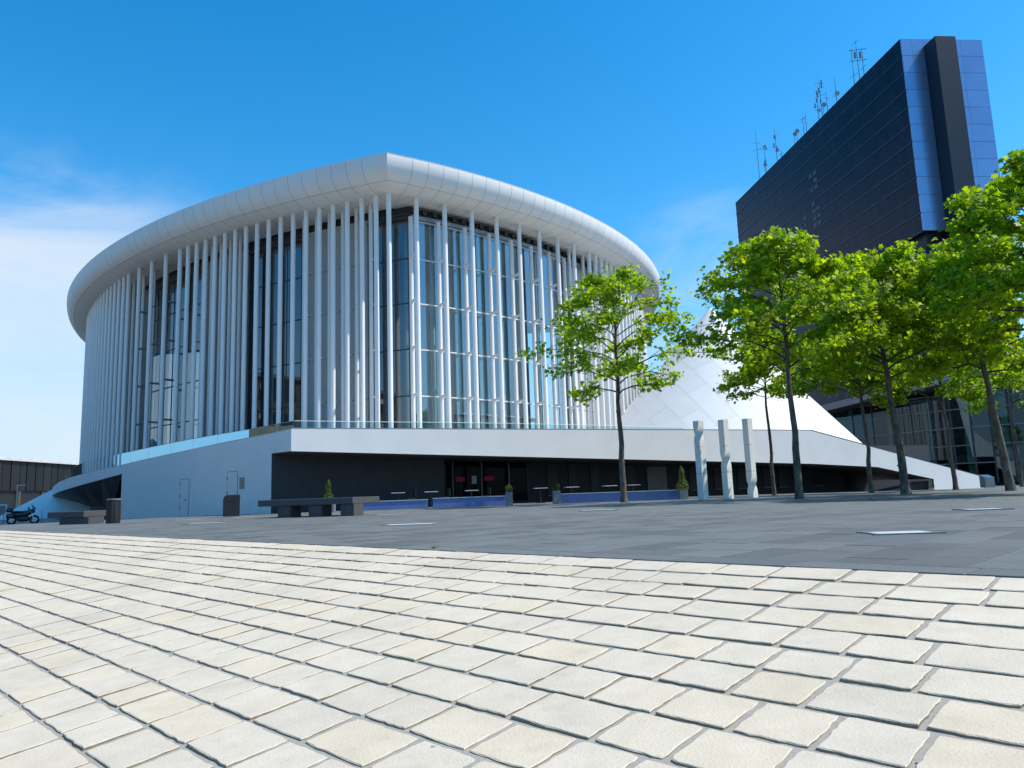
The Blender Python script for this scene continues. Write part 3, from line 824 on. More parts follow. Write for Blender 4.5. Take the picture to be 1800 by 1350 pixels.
# doors and sign on the shaded left wall
def lw_pt(px, z, d):
    """point d metres proud of the left wall at photograph column px"""
    dr = ray(px, 860); s = dr[0] / dr[1]
    for i in range(1, 8):
        P, Q = WT[i][:2], WT[i + 1][:2]; dv = Q - P; den = dv[0] - s * dv[1]; t = (s * P[1] - P[0]) / den
        if -1e-6 <= t <= 1.0001:
            p = P + dv * t; n_ = np.array([-dv[1], dv[0]]) / np.hypot(*dv)
            if n_[1] > 0: n_ = -n_
            return np.array([*(p + n_ * d), z])
def lwbox(px0, px1, z0, z1, d, name, mat, parent=None):
    a, b = lw_pt(px0, z0, .002), lw_pt(px1, z0, .002); c, e = lw_pt(px1, z0, d), lw_pt(px0, z0, d)
    vs = [a, b, c, e] + [np.array([*p[:2], z1]) for p in (a, b, c, e)]
    o = tmk(name, MB().add(vs, [(0, 1, 2, 3), (7, 6, 5, 4), (0, 4, 5, 1), (1, 5, 6, 2), (2, 6, 7, 3), (3, 7, 4, 0)]), mat)
    if parent is not None: o.parent = parent
    return o
for px0, px1, zt in ((317.5, 332, 2.1), (400.5, 417, 2.2)):
    z0 = -.2
    f_ = lwbox(px0 - .9, px1 + .9, z0, zt + .05, .010, 'door_gap', M['steel'])
    lwbox(px0, px1, z0, zt, .022, 'door', M['render_wall'], f_)
    lwbox(px0 + 9, px0 + 11, .8, .88, .06, 'door_knob', M['dark_steel'], f_)
    for zz in (.3, 1.0, 1.8): lwbox(px0 - 1.2, px0 - .2, zz, zz + .16, .035, 'hinge', M['dark_steel'], f_)
lwbox(421.5, 429.5, 1.25, 1.85, .03, 'wall_sign', M['sign'])
# glass railing panes on the deck
rail = thing('glass_railing', 'frameless glass balustrade running along the edge of the white podium', 'railing', (-11.7, 40, 3.85))
RL = Vector(rail.location)
pL = [(517, 740, 40.0), (487, 745.5, 41.2), (438, 755, 43.4), (383, 764, 46.6), (340, 771.5, 49.3), (300, 779, 51.9), (262, 787, 54.2), (230, 794, 56.6), (200, 800, 59.6), (178, 804.5, 62.2), (163, 808.5, 64.6), (151, 812, 67.0), (138, 817, 70.5), (128, 822, 74.5)]
pR = [(517 + 723 * i / 13.0, 740.0 + (2.0 * i / 3.0 if i <= 3 else 2.0 + 11.0 * ((i - 3) / 10.0) ** 1.5)) for i in range(14)]
pR = [(x, y, 4.35 * F_PX / (868 - .0346 * (x - 900) - y)) for x, y in pR]
def rmk(name, mb, mat):
    me = mb.mesh(name); me.transform(Matrix.Translation(-RL)); return link(name, me, mat, rail)
for L in (pL, pR):
    P3 = [aty(*q) for q in L]
    for P, Q in zip(P3, P3[1:]):
        d = (Q - P) / np.linalg.norm(Q - P); A, B = P + d * .015, Q - d * .015
        rmk('glass_pane', MB().quad((A[0], A[1], A[2] - 1.15), (B[0], B[1], B[2] - 1.15), B, A), M['rail_glass'])
        rmk('rail', MB().bar(A + np.array([0, 0, .012]), B + np.array([0, 0, .012]), .03, .022), M['zinc'] if L is pL else M['white_paint'])

# ------------------------------------------------------------------ white cones against the hall
def cone_building(name, label, apex, base_c, base_r, zb, phi0, phi1, cell, rot, hide=None):
    """right cone clad in a slanting grid of panels: the grid is laid out on the unrolled surface"""
    apex = np.array(apex, float)
    t = thing(name, label, 'pavilion', (base_c[0], base_c[1], zb))
    H = apex[2] - zb; sl = math.hypot(H, base_r); sa = base_r / sl
    L0 = Vector(t.location)
    def P(rho, phi, out=0.0):
        k = rho / sl; c = np.array([*base_c]) * k + apex[:2] * (1 - k)
        r = base_r * k + out
        return (c[0] + r * math.cos(phi) - L0.x, c[1] + r * math.sin(phi) - L0.y, apex[2] - H * k - L0.z + out * .5)
    m_ = MB(); n = 64; rings = 10
    m_.grid([[P(sl * max(j / rings, .004), phi0 + (phi1 - phi0) * i / n, -.02) for i in range(n + 1)] for j in range(rings + 1)])
    link('shell', m_.mesh('shell', True), M['core'], t)
    m_ = MB(); A = [P(.03, phi0 + (phi1 - phi0) * i / n, .006) for i in range(n + 1)]; B = [P(2.4, phi0 + (phi1 - phi0) * i / n, .006) for i in range(n + 1)]; m_.strip(A, B)
    link('cap', m_.mesh('cap', True), M['panel'], t)
    cw, ch = cell; cr, sr = math.cos(rot), math.sin(rot); pm = (phi0 + phi1) / 2
    N = int(sl * 1.5 / min(cw, ch)) + 2; k = 0
    for i in range(-N, N):
        for j in range(-N, N):
            g = []; okc = 0
            sh = (i % 2) * ch * .5
            for u in np.linspace(.0045, .9955, 4):
                for v in np.linspace(.002, .998, 5):
                    X, Y = (i + u) * cw, (j + v) * ch + sh
                    x, y = X * cr - Y * sr, X * sr + Y * cr
                    rho = math.hypot(x, y); psi = math.atan2(x, -y)     # zero straight down the middle line
                    phi = pm + psi / sa
                    if 2.0 < rho < sl * 1.02 and phi0 - .02 < phi < phi1 + .02: okc += 1
                    rho = min(rho, sl); phi = clamp(phi, phi0, phi1)
                    g.append(P(max(rho, .05), phi))
            if okc < 3: continue
            m2 = MB(); m2.add(g, [(a * 5 + b, a * 5 + b + 1, a * 5 + b + 6, a * 5 + b + 5) for a in range(3) for b in range(4)])
            link('panel', m2.mesh('panel', True), M['panel'], t); k += 1
    return t
cone_building('cone_pavilion', 'large white panelled cone leaning against the right side of the hall', (17.25, 62.0, 15.75), (17.0, 62.0), 11.4, 2.9,
              R_(-178), R_(12), (1.75, 4.2), R_(14))
cone_building('cone_ramp', 'pale cone slope behind the left tip of the podium, in shade', (-47.5, 97.0, 9.3), (-47.5, 97.0), 16.8, -.5,
              R_(-215), R_(-25), (2.6, 6.0), R_(35))

# ------------------------------------------------------------------ office tower
Zt = aty(1583, 68, 127.0)[2]
T0 = aty(1583, 68, 127.0); T1 = atz(1293, 357, Zt); T2 = atz(1725, 70, Zt)
tower = thing('office_tower', 'tall dark glass office tower with aerials on its roof', 'tower', (T0[0], T0[1], 0))
WL = Vector(tower.location)
def wmk(name, mb, mat, parent=None):
    me = mb.mesh(name); me.transform(Matrix.Translation(-WL)); return link(name, me, mat, parent or tower)
d1 = (T1 - T0)[:2]; Ln = np.hypot(*d1); d1 = d1 / Ln; d2 = (T2 - T0)[:2]; Wd = np.hypot(*d2); d2 = d2 / Wd
def tw(u, v, z): p = T0[:2] + d1 * u + d2 * v; return (p[0], p[1], z)
Zb = 46.5
def prism(poly, z0, z1):
    n = len(poly); m_ = MB()
    return m_.add([(p[0], p[1], z0) for p in poly] + [(p[0], p[1], z1) for p in poly],
                  [tuple(reversed(range(n))), tuple(range(n, 2 * n))] + [(i, (i + 1) % n, n + (i + 1) % n, n + i) for i in range(n)])
Zb = aty(1622, 405, 127.0)[2]
def wprism(name, u0, u1, v0, v1, z0, z1, mat, parent=None): return wmk(name, prism([tw(u0, v0, 0), tw(u0, v1, 0), tw(u1, v1, 0), tw(u1, v0, 0)], z0, z1), mat, parent)
wprism('glass_body', .25, Ln, 0, Wd - .2, Zb, Zt - .1, M['tower_glass'])
fl = (Zt - Zb) / 11.0
for k in range(12):
    z = Zb + k * fl
    wprism('floor_band', .2, Ln + .02, -.09, .05, z - .16, z + .12 if k < 11 else z, M['tower_band'])
nx = 0
vcut = [0.0, .30 * Wd, .36 * Wd]
for k in range(11):
    z0, z1 = Zb + k * fl + .03, Zb + (k + 1) * fl - .03
    for v0, v1 in ((.0, 2.0), (2.03, 4.2), (4.23, 6.0), (9.6, 11.6), (11.63, Wd)):
        wprism('end_panel', -.02, .26, v0, v1, z0, z1, M['tower_end'])
wprism('end_backing', .05, .3, .02, Wd - .02, Zb, Zt, M['joint'])
f0 = aty(1646, 61, 123.0); f1 = aty(1684, 61, 123.0)
v0 = (f0[:2] - T0[:2]) @ d2; v1 = (f1[:2] - T0[:2]) @ d2
zsh = aty(1660, 60.5, T0[1] - 3.2)[2]
f0 = aty(1645, 61, T0[1] - 3.2); f1 = aty(1683, 61, T0[1] - 3.2)
v0 = (f0[:2] - T0[:2]) @ d2; v1 = (f1[:2] - T0[:2]) @ d2
wprism('stair_shaft', -3.2, .6, v0, v1, 0, zsh, M['tower_fin'])
wprism('recess', 1.2, Ln - 2, 1.2, Wd - 1.2, Zb - 2.4, Zb + .02, M['black'])
wprism('lower_block', .3, Ln - .5, .3, Wd - .3, 0, Zb - 2.4, M['tower_glass'])
def face_u(px, v=0.0):
    dr = ray(px, 300); s_ = dr[0] / dr[1]; P = T0[:2] + d2 * v
    return (s_ * P[1] - P[0]) / (d1[0] - s_ * d1[1])
brs = random.Random(12)
for px, k0, k1 in ((1432, 4, 8), (1424, 4, 8), (1407, 2, 6), (1399, 1, 5), (1378, 2, 5), (1372, 1, 3)):
    u = face_u(px)
    for k in range(k0, k1):
        for dz in (0, 1):
            if brs.random() < .25: continue
            wprism('window_blind', u - .75, u + .75, -.06, .02, Zb + k * fl + .6 + dz * fl * .5, Zb + k * fl + fl * .42 + dz * fl * .5, M['blind'])
def mast(px, y0, y1, kind, setback=1.2):
    dr = ray(px, 300); s = dr[0] / dr[1]; P = T0[:2] + d2 * setback
    t = (s * P[1] - P[0]) / (d1[0] - s * d1[1]); p = P + d1 * t
    top_ = aty(px, y0, p[1])[2]; h = top_ - Zt
    m_ = MB(); m_.tube([(p[0], p[1], Zt - .3), (p[0], p[1], Zt + h * .6), (p[0], p[1], top_)], [.10, .075, .035], 6)
    rs = random.Random(int(px))
    for k in range({'whip': 2, 'mast': 5, 'frame': 3, 'stub': 1}[kind]):
        z = Zt + h * rs.uniform(.35, .95); w = rs.uniform(.5, 1.3); an = rs.uniform(0, 3)
        m_.bar((p[0] - w * math.cos(an), p[1] - w * math.sin(an), z), (p[0] + w * math.cos(an), p[1] + w * math.sin(an), z), .06)
        if kind == 'mast': m_.box((p[0] + w * .5 * math.cos(an), p[1] + w * .5 * math.sin(an), z + .3), (.22, .22, rs.uniform(.7, 1.4)))
    if kind == 'frame':
        zc = Zt + h * .62
        for sx, sy in ((-1.1, -.8), (1.1, .8)):
            m_.bar((p[0] + sx, p[1], zc - 1.6), (p[0] + sx, p[1], zc + 1.6), .09)
        for zz in (-1.5, 1.5): m_.bar((p[0] - 1.7, p[1], zc + zz * .8), (p[0] + 1.7, p[1] - .6, zc + zz * .8), .09)
        for sx in (-.6, .5): m_.box((p[0] + sx, p[1] - .3, zc), (.35, .25, 1.4))
    wmk('aerial', m_, M['zinc'])
    return p
for px, y0, k in ((1334, 228, 'whip'), (1347, 254, 'mast'), (1368, 221, 'mast'), (1376, 262, 'stub'), (1425, 195, 'stub'), (1449, 160, 'mast'), (1455.5, 136, 'mast'), (1466, 160, 'stub'), (1484, 134, 'whip'), (1519, 108, 'stub'), (1529, 67, 'frame'), (1538, 97, 'stub'), (1420, 205, 'whip')):
    mast(px, y0, 0, k)
for px, y in ((1447, 186), (1344, 291), (1400, 232), (1396, 237), (1470, 166)):
    dr = ray(px, y); s = dr[0] / dr[1]; P = T0[:2] + d2 * .6; t = (s * P[1] - P[0]) / (d1[0] - s * d1[1]); p = P + d1 * t
    z = aty(px, y, p[1])[2]
    m_ = MB(); m_.tube([(p[0], p[1] - .5, z), (p[0], p[1] - .35, z), (p[0], p[1] + .1, z)], [.55, .45, .1], 12); m_.tube([(p[0], p[1], Zt - .2), (p[0], p[1], z)], .08, 5)
    wmk('dish', m_, M['steel'])

# ------------------------------------------------------------------ glass conference centre behind the trees
cc = thing('conference_centre', 'low curved glass conference building with projecting canopy behind the trees', 'building', (48, 72, 0))
CL = Vector(cc.location)
def cmk(name, mb, mat, parent=None):
    me = mb.mesh(name); me.transform(Matrix.Translation(-CL)); return link(name, me, mat, parent or cc)
cp = [aty(px, 850, d)[:2] for px, d in ((1440, 88), (1475, 84.5), (1510, 81.6), (1545, 79), (1580, 76.8), (1615, 74.9), (1650, 73.2), (1685, 71.7), (1720, 70.4), (1755, 69.3), (1790, 68.3), (1830, 67.4), (1880, 66.5), (1940, 65.8), (2010, 65.2))]
clev = [0.1, 1.9, 3.6, 5.3, 7.1, 8.6]
for P, Q in zip(cp, cp[1:]):
    d = (Q - P) / np.hypot(*(Q - P))
    for z0, z1 in zip(clev, clev[1:]):
        A, B = P + d * .04, Q - d * .04
        cmk('glass_pane', MB().quad((*A, z0 + .03), (*B, z0 + .03), (*B, z1 - .03), (*A, z1 - .03)), M['centre_glass'])
    cmk('mullion', MB().box((P[0], P[1], 4.3), (.12, .16, 8.6)), M['dark_steel'])
for z in clev[1:]:
    m_ = MB()
    for P, Q in zip(cp, cp[1:]): m_.bar((*P, z), (*Q, z), .12, .09)
    cmk('transom', m_, M['zinc'])
m_ = MB(); back = [np.array([p[0] + 4, p[1] + 6]) for p in cp]
m_.strip([(*p, -.5) for p in back], [(*p, 8.8) for p in back]); cmk('inner_wall', m_, M['teal_wall'])
for k in range(2, len(cp), 2):
    p = cp[k] + np.array([.8, 2.0]); cmk('column', MB().lathe([(.28, 0), (.28, 8.6)], 12, (p[0], p[1], 0)), M['green_column'])
m_ = MB()
for z in (1.9, 5.3): m_.strip([(p[0] + .5, p[1] + .8, z) for p in cp], [(p[0], p[1], z) for p in back])
cmk('floor_slab', m_, M['teal_wall'])
# canopy, rising to the right
of = [np.array([p[0] - 3.0, p[1] - 4.5]) for p in cp]; of[0] = of[0] + np.array([1.5, 1.5])
zc = [8.0 + .16 * i for i in range(len(cp))]
m_ = MB(); ib = [np.array([p[0] + 6, p[1] + 9]) for p in cp]
m_.strip([(*p, z) for p, z in zip(of, zc)], [(*p, z + .5) for p, z in zip(ib, zc)]); cmk('canopy_soffit', m_, M['dark_soffit'])
m_ = MB(); m_.strip([(*p, z) for p, z in zip(of, zc)], [(*p, z + .7) for p, z in zip(of, zc)])
m_.strip([(*p, z + .7) for p, z in zip(of, zc)], [(*p, z + 1.6) for p, z in zip(ib, zc)]); cmk('canopy_edge', m_, M['zinc'])
m_ = MB(); ub = [np.array([p[0] + 3, p[1] + 5]) for p in cp]
m_.strip([(*p, 9.0) for p in ub], [(*p, 13.0) for p in ub]); cmk('upper_wall', m_, M['tower_band'])

# ------------------------------------------------------------------ dark building on the far left, stone building off to the left (seen mirrored in the glass)
db = thing('dark_building', 'long low dark-clad building with pale roof edge at the far left', 'building', (-86, 112, 0))
DL = Vector(db.location)
def dmk(name, mb, mat, parent=None):
    me = mb.mesh(name); me.transform(Matrix.Translation(-DL)); return link(name, me, mat, parent or db)
zt_ = aty(0, 808, 121)[2]
fx = lambda y: -84.3 - (y - 120) * .012
dmk('body', MB().box((-94.5, 160, zt_ / 2 - 1.0), (20, 118, zt_ + .4)), M['black'])
y = 101.5; k = 0; drs = random.Random(3)
while y < 205:
    w = drs.uniform(1.4, 2.6)
    dmk('cladding_panel', MB().box((fx(y) - .0 + drs.uniform(-.04, .04), y + w / 2, zt_ * .5 + 1.9), (.5, w - .22, zt_ - 3.9)), M['dark_cladding'])
    if k % 3 == 0: dmk('pillar', MB().box((fx(y) - .1, y + .4, 1.8), (.5, .7, 4.4)), M['ochre'])
    y += w; k += 1
dmk('roof_edge', MB().box((-93.6, 153, zt_ + .12), (20, 104, .35)), M['core'])
for k in range(34): dmk('roof_block', MB().box((fx(104 + k * 2.9) - .1, 104 + k * 2.9, zt_ + .36), (.5, 1.3, .16)), M['core'])

ob = thing('stone_building', 'pale stone office block left of the plaza, seen only mirrored in the hall windows', 'building', (-66, 28, 0))
OL = Vector(ob.location)
def omk(name, mb, mat, parent=None):
    me = mb.mesh(name); me.transform(Matrix.Translation(-OL)); return link(name, me, mat, parent or ob)
omk('wall', MB().box((-71, 28, 8), (18, 60, 17)), M['stone_front'])
for i in range(14):
    for j in range(4):
        w_ = omk('window', MB().box((-61.98, 1.5 + i * 4.1, 3.0 + j * 3.9), (.14, 2.2, 2.2)), M['black'])
        if i % 3 == 1: omk('blind', MB().box((-61.9, 1.5 + i * 4.1, 3.6 + j * 3.9), (.06, 2.0, .8)), M['core'])
omk('roof', MB().box((-71, 28, 16.7), (18.8, 60.8, .5)), M['zinc'])

# ------------------------------------------------------------------ plaza furniture
def ground_at(px, y):
    p = atz(px, y, 0); return p
# floor lights set into the granite
names = ['nearest large glass floor light set in the granite at the right', 'glass floor light in the granite near the right edge, before the tree shade',
         'pale floor light in the granite between the lone tree and the limestone', 'pale floor light in the granite below the right end of the large bench',
         'small floor light in the granite just beside the large bench', 'bright floor light in the granite straight before the left bin wall',
         'short floor light between the black box bin and the large bench', 'faint floor light close to the foot of the shaded wall']
LSZ = [(.56, .38), (.62, .40), (.9, .5), (.9, .5), (.9, .5), (.95, .5), (.9, .5), (.9, .5)]
for (px, y, _), nm, (a, b) in zip(LIGHTS, names, LSZ):
    p = ground_at(px, y); z = gz(p[0], p[1])
    t = thing('floor_light', nm, 'floor light', (p[0], p[1], z), R_(-50), 'floor lights in the granite')
    t.rotation_euler.z = R_(-3)
    fr = MB()
    for cx, cy, sx, sy in ((0, -b / 2, a + .1, .05), (0, b / 2, a + .1, .05), (-a / 2, 0, .05, b - .05), (a / 2, 0, .05, b - .05)): fr.box((cx, cy, -.02), (sx, sy, .062))
    fr.build('frame', M['zinc'], t)
    MB().box((0, 0, -.02), (a - .05, b - .05, .056)).build('glass_plate', M['lamp_glass'], t)
# benches: thick slab on blocks
def bench(name, label, P1, P2, w, zt, th, legs):
    P1, P2 = np.array(P1), np.array(P2); d = P2 - P1; L = np.hypot(*d); rz = math.atan2(d[1], d[0]); n = np.array([-d[1], d[0]]) / L
    c = (P1 + P2) / 2 + n * w / 2
    t = thing(name, label, 'bench', (c[0], c[1], 0), rz, 'stone benches on the plaza')
    for k in range(2): MB().box(((k - .5) * L / 2, 0, zt - th / 2), (L / 2 - .006, w, th), 0, .012).build('seat_slab', M['bench_stone'], t)
    for u in legs: MB().box(((u - .5) * L, -w / 2 + .38, (zt - th) / 2 - .02), (.46, .6, zt - th + .03), 0, .01).build('leg_block', M['bench_stone'], t)
q1, q2 = aty(453, 900, 23.9), aty(620, 900, 22.9)
bench('stone_bench', 'large dark stone bench on three blocks before the podium corner', q1[:2], q2[:2], 1.75, .57, .20, (.27, .60, .93))
q1, q2 = aty(83, 910, 25.6), aty(147, 910, 25.0)
bench('stone_bench', 'smaller dark stone bench under the far left podium tip', q1[:2], q2[:2], 1.5, .42, .20, (.42, .68, .94))
# bins
p = atz(198.5, 920, 0)
t = thing('litter_bin', 'round black litter bin with pale rim beside the small bench', 'bin', (p[0], p[1], 0))
smooth_angle(MB().lathe([(.2, 0), (.205, .02), (.205, .70), (.18, .72)], 24).build('body', M['black'], t))
smooth_angle(MB().lathe([(.21, .735), (.215, .75), (.215, .785), (.16, .79), (.15, .76), (.15, .74)], 24).build('rim', M['zinc'], t))
for k in range(10):
    an = k * .628; MB().box((.205 * math.cos(an), .205 * math.sin(an), .36), (.012, .03, .62), an).build('rib', M['dark_steel'], t)
p = atz(407, 907.5, 0)
t = thing('litter_bin', 'black box bin with rounded hood standing against the shaded white wall', 'bin', (p[0], p[1], 0), R_(20))
prof = [(-.32, 0), (.30, 0), (.30, .84), (-.18, .84), (-.27, .79), (-.32, .70)]
m_ = MB(); n = len(prof)
m_.add([(x, s * .24, z) for s in (-1, 1) for x, z in prof], [tuple(range(n)), tuple(reversed(range(n, 2 * n)))] + [(i, n + i, n + (i + 1) % n, (i + 1) % n) for i in range(n)])
m_.build('body', M['black'], t)
MB().box((.312, 0, .41), (.02, .42, .74)).build('side_plate', M['zinc'], t)
MB().box((-.03, -.246, .64), (.36, .012, .12)).build('slot', M['rubber'], t)
# low blue walls of the café terrace
for px0, px1, d0, d1, z, nm in ((622, 752, 33.3, 33.8, .36, 'low blue wall nearest the large stone bench'), (761, 889, 33.9, 34.4, .40, 'low blue wall before the glass café doors'), (985, 1196, 33.6, 33.9, .40, 'long low blue wall behind the lone tree')):
    A, B = aty(px0, 880, d0), aty(px1, 880, d1); c = (A + B) / 2; d = (B - A)[:2]; L = np.hypot(*d)
    t = thing('low_wall', nm, 'low wall', (c[0], c[1], 0), math.atan2(d[1], d[0]), 'blue walls of the café terrace')
    MB().box((0, .15, z / 2), (L, .3, z), 0, .008).build('wall', M['blue_wall'], t)
    MB().box((0, .15, z + .017), (L + .03, .36, .03)).build('top_slab', M['table_top'], t)
# planters with clipped shrubs
def shrub(t, h, r, z0, seed, shape):
    rs = random.Random(seed); vs = []; fs = []
    for _ in range(900 if shape != 'ball' else 420):
        u = rs.random()
        if shape == 'ball': th = rs.uniform(0, 6.28); ct = rs.uniform(-1, 1); rr = r * rs.uniform(.75, 1.03); p = Vector((rr * math.sqrt(1 - ct * ct) * math.cos(th), rr * math.sqrt(1 - ct * ct) * math.sin(th), z0 + r + rr * ct))
        else: th = rs.uniform(0, 6.28); zz = u ** 1.3; rr = r * (1 - zz) ** .65 * rs.uniform(.7, 1.1) * (1 + .25 * math.sin(9 * zz)); p = Vector((rr * math.cos(th), rr * math.sin(th), z0 + h * zz))
        s = rs.uniform(.02, .045); a = Vector((rs.gauss(0, 1), rs.gauss(0, 1), rs.gauss(0, 1))).normalized(); b = a.orthogonal().normalized()
        o = len(vs); vs += [p - a * s, p + b * s * .6, p + a * s, p - b * s * .6]; fs.append((o, o + 1, o + 2, o + 3))
    m_ = MB(); m_.v = [tuple(v) for v in vs]; m_.f = fs; o = m_.build('foliage', M['box_leaf'], t); o['kind'] = 'stuff'
    MB().tube([(0, 0, z0 - .1), (0, 0, z0 + h * .5)], .02, 6).build('stem', M['twig'], t)
for px, d, w, h, sh, hs_, nm in ((895, 33.6, .30, .58, 'ball', .22, 'slim grey planter with clipped ball shrub at the end of the middle blue wall'),
                               (978.5, 33.4, .32, .58, 'ball', .24, 'slim grey planter with clipped ball shrub at the start of the long blue wall'),
                               (1201, 33.4, .36, .45, 'cone', 1.05, 'grey planter with pointed shrub beside the leftmost twisted pillar'),
                               (577, 32.0, .55, .35, 'cone', 1.05, 'grey planter with pointed shrub behind the large stone bench')):
    p = aty(px, 880, d); t = thing('planter', nm, 'planter', (p[0], p[1], 0), 0.1, 'planters of the café terrace')
    m_ = MB(); m_.box((0, 0, h / 2), (w, w, h), 0, .012); m_.build('pot', M['zinc'], t)
    shrub(t, hs_, .17 if sh == 'ball' else .24, h - .02, int(px), sh)
# café tables
for px, d, k in ((700, 36.0, 'leftmost'), (758, 36.4, 'second from the left'), (829, 36.8, 'third from the left, before the doors'), (950, 37.4, 'fourth from the left, by the middle gap'), (1005, 37.6, 'third from the right'), (1072, 37.8, 'second from the right, left of the lone trunk'), (1113, 38.0, 'rightmost, just right of the lone trunk')):
    p = aty(px, 870, d); t = thing('cafe_table', 'small square café table, ' + k, 'table', (p[0], p[1], 0), .15, 'café tables in the recess')
    MB().box((0, 0, .73), (.66, .66, .03), 0, .006).build('table_top', M['table_top'], t)
    MB().tube([(0, 0, .02), (0, 0, .715)], .025, 8).build('leg', M['dark_steel'], t)
    MB().box((0, 0, .012), (.42, .42, .02)).build('foot_plate', M['dark_steel'], t)
# café chairs, dark, beside the tables
for px, d, nm in ((722, 36.3, 'dark café chair by the leftmost table'), (782, 36.8, 'dark café chair by the second table'), (853, 37.2, 'dark café chair by the table before the doors')):
    p = aty(px, 870, d); t = thing('cafe_chair', nm, 'chair', (p[0], p[1], 0), .4, 'café chairs in the recess')
    MB().box((0, 0, .45), (.42, .42, .03)).build('seat', M['dark_steel'], t)
    MB().box((.2, 0, .68), (.03, .42, .36)).build('backrest', M['dark_steel'], t)
    for sx in (-.18, .18):
        for sy in (-.18, .18): MB().box((sx, sy, .218), (.025, .025, .436)).build('leg', M['zinc'], t)
# twisted pillars
def twisted(px, seg_t, label, dep):
    p = aty(px, 876, dep)
    t = thing('twisted_pillar', label, 'sculpture', (p[0], p[1], 0), 0, 'three white twisted pillars')
    s = .295; H = 3.27 * dep / 31.0; sh = H / 3
    for k in range(3):
        z0, z1 = k * sh + (.0 if k == 0 else .006), (k + 1) * sh - (.006 if k < 2 else 0)
        n = 26 if k == seg_t else 1; m_ = MB(); vs = []
        for i in range(n + 1):
            u = i / n; z = z0 + (z1 - z0) * u; tw_ = 0; sc_ = 1.0
            if k == seg_t:
                v = clamp((u - .12) / .76); v = v * v * (3 - 2 * v); tw_ = v * math.pi / 2
            an0 = R_(-12) + tw_
            for q in range(4):
                an = an0 + q * math.pi / 2; vs.append((s * .7071 * math.cos(an) * sc_, s * .7071 * math.sin(an) * sc_, z))
        m_.add(vs, [(i * 4 + q, i * 4 + (q + 1) % 4, i * 4 + 4 + (q + 1) % 4, i * 4 + 4 + q) for i in range(n) for q in range(4)] + [(3, 2, 1, 0), tuple(range(n * 4, n * 4 + 4))])
        o = m_.build('block', M['sculpture'], t)
        if n > 1: smooth_angle(o, 40)
        if k: MB().box((0, 0, k * sh), (s * .66, s * .66, .03), R_(33)).build('joint', M['joint'], t)
twisted(1236.5, 2, 'leftmost white stone pillar, twisted near its top', 30.2)
twisted(1281, 1, 'middle white stone pillar, twisted at half height', 30.9)
twisted(1324, 0, 'rightmost white stone pillar, twisted near its foot', 31.6)
# info pillar at the ramp end
p = aty(1736.5, 856, 37.5); t = thing('info_pillar', 'grey box pillar with bright slanted top at the ramp end', 'pillar', (p[0], p[1], 0), .1)
m_ = MB(); m_.add([(-.25, -.2, 0), (.25, -.2, 0), (.25, .2, 0), (-.25, .2, 0), (-.25, -.2, .5), (.25, -.2, .5), (.25, .2, .64), (-.25, .2, .64)], [(3, 2, 1, 0), (4, 5, 6, 7), (0, 1, 5, 4), (1, 2, 6, 5), (2, 3, 7, 6), (3, 0, 4, 7)])
m_.build('body', M['zinc'], t)
m_ = MB(); m_.add([(-.24, -.19, .506), (.24, -.19, .506), (.24, .19, .638), (-.24, .19, .638)], [(0, 1, 2, 3)]); m_.build('top_plate', M['chrome'], t)
# street lamp and white frame sign in front of the dark building
p = aty(28, 900, 88); t = thing('street_lamp', 'thin grey street lamp before the dark building', 'lamp', (p[0], p[1], -.5))
MB().tube([(0, 0, 0), (0, 0, 4.0)], [.07, .05], 8).build('pole', M['core'], t); MB().box((.45, 0, 4.0), (1.0, .22, .09)).build('lamp_head', M['core'], t)
p = aty(4, 900, 86); t = thing('frame_sign', 'small white-framed board at the left edge of the picture', 'sign', (p[0], p[1], -.4))
for sx in (-.45, .45): MB().box((sx, 0, .85), (.08, .08, 1.7)).build('post', M['white_paint'], t)
MB().box((0, 0, 1.64), (.82, .06, .12)).build('top_rail', M['white_paint'], t); MB().box((0, .02, 1.15), (.82, .03, .8)).build('board', M['pale_door'], t)

# parked motorcycle
p = aty(40, 915, 50.0); t = thing('motorcycle', 'black touring motorcycle parked before the pale cone slope', 'motorcycle', (p[0], p[1], gz(p[0], p[1]) - .02), R_(8))
def torus(m_, c, R, r, n=24, k=8):
    vs = [(c[0] + (R + r * math.cos(b)) * math.cos(a), c[1] + r * math.sin(b), c[2] + (R + r * math.cos(b)) * math.sin(a)) for a in [6.2832 * i / n for i in range(n)] for b in [6.2832 * j / k for j in range(k)]]
    m_.add(vs, [(i * k + j, i * k + (j + 1) % k, ((i + 1) % n) * k + (j + 1) % k, ((i + 1) % n) * k + j) for i in range(n) for j in range(k)])
for x in (-.70, .72):
    m_ = MB(); torus(m_, (x, 0, .31), .25, .065); w_ = m_.build('wheel', M['rubber'], t, True)
    m_ = MB(); torus(m_, (x, 0, .31), .17, .02)
    for k in range(5): m_.bar((x, 0, .31), (x + .17 * math.cos(k * 1.257), 0, .31 + .17 * math.sin(k * 1.257)), .03)
    m_.build('rim', M['chrome'], w_)
def loft(name, secs, mat):
    m_ = MB(); n = 10; vs = []
    for x, zc_, w, h in secs: vs += [(x, w * math.cos(6.2832 * k / n), zc_ + h * math.sin(6.2832 * k / n)) for k in range(n)]
    m_.add(vs, [(i * n + k, i * n + (k + 1) % n, (i + 1) * n + (k + 1) % n, (i + 1) * n + k) for i in range(len(secs) - 1) for k in range(n)] + [tuple(range(n)), tuple(range((len(secs) - 1) * n, len(secs) * n))])
    return m_.build(name, mat, t, True)
loft('body', [(-.95, .62, .06, .06), (-.7, .70, .2, .12), (-.3, .66, .2, .16), (.1, .70, .17, .2), (.4, .82, .18, .2), (.62, .88, .14, .16), (.72, .86, .03, .05)], M['bike_paint'])
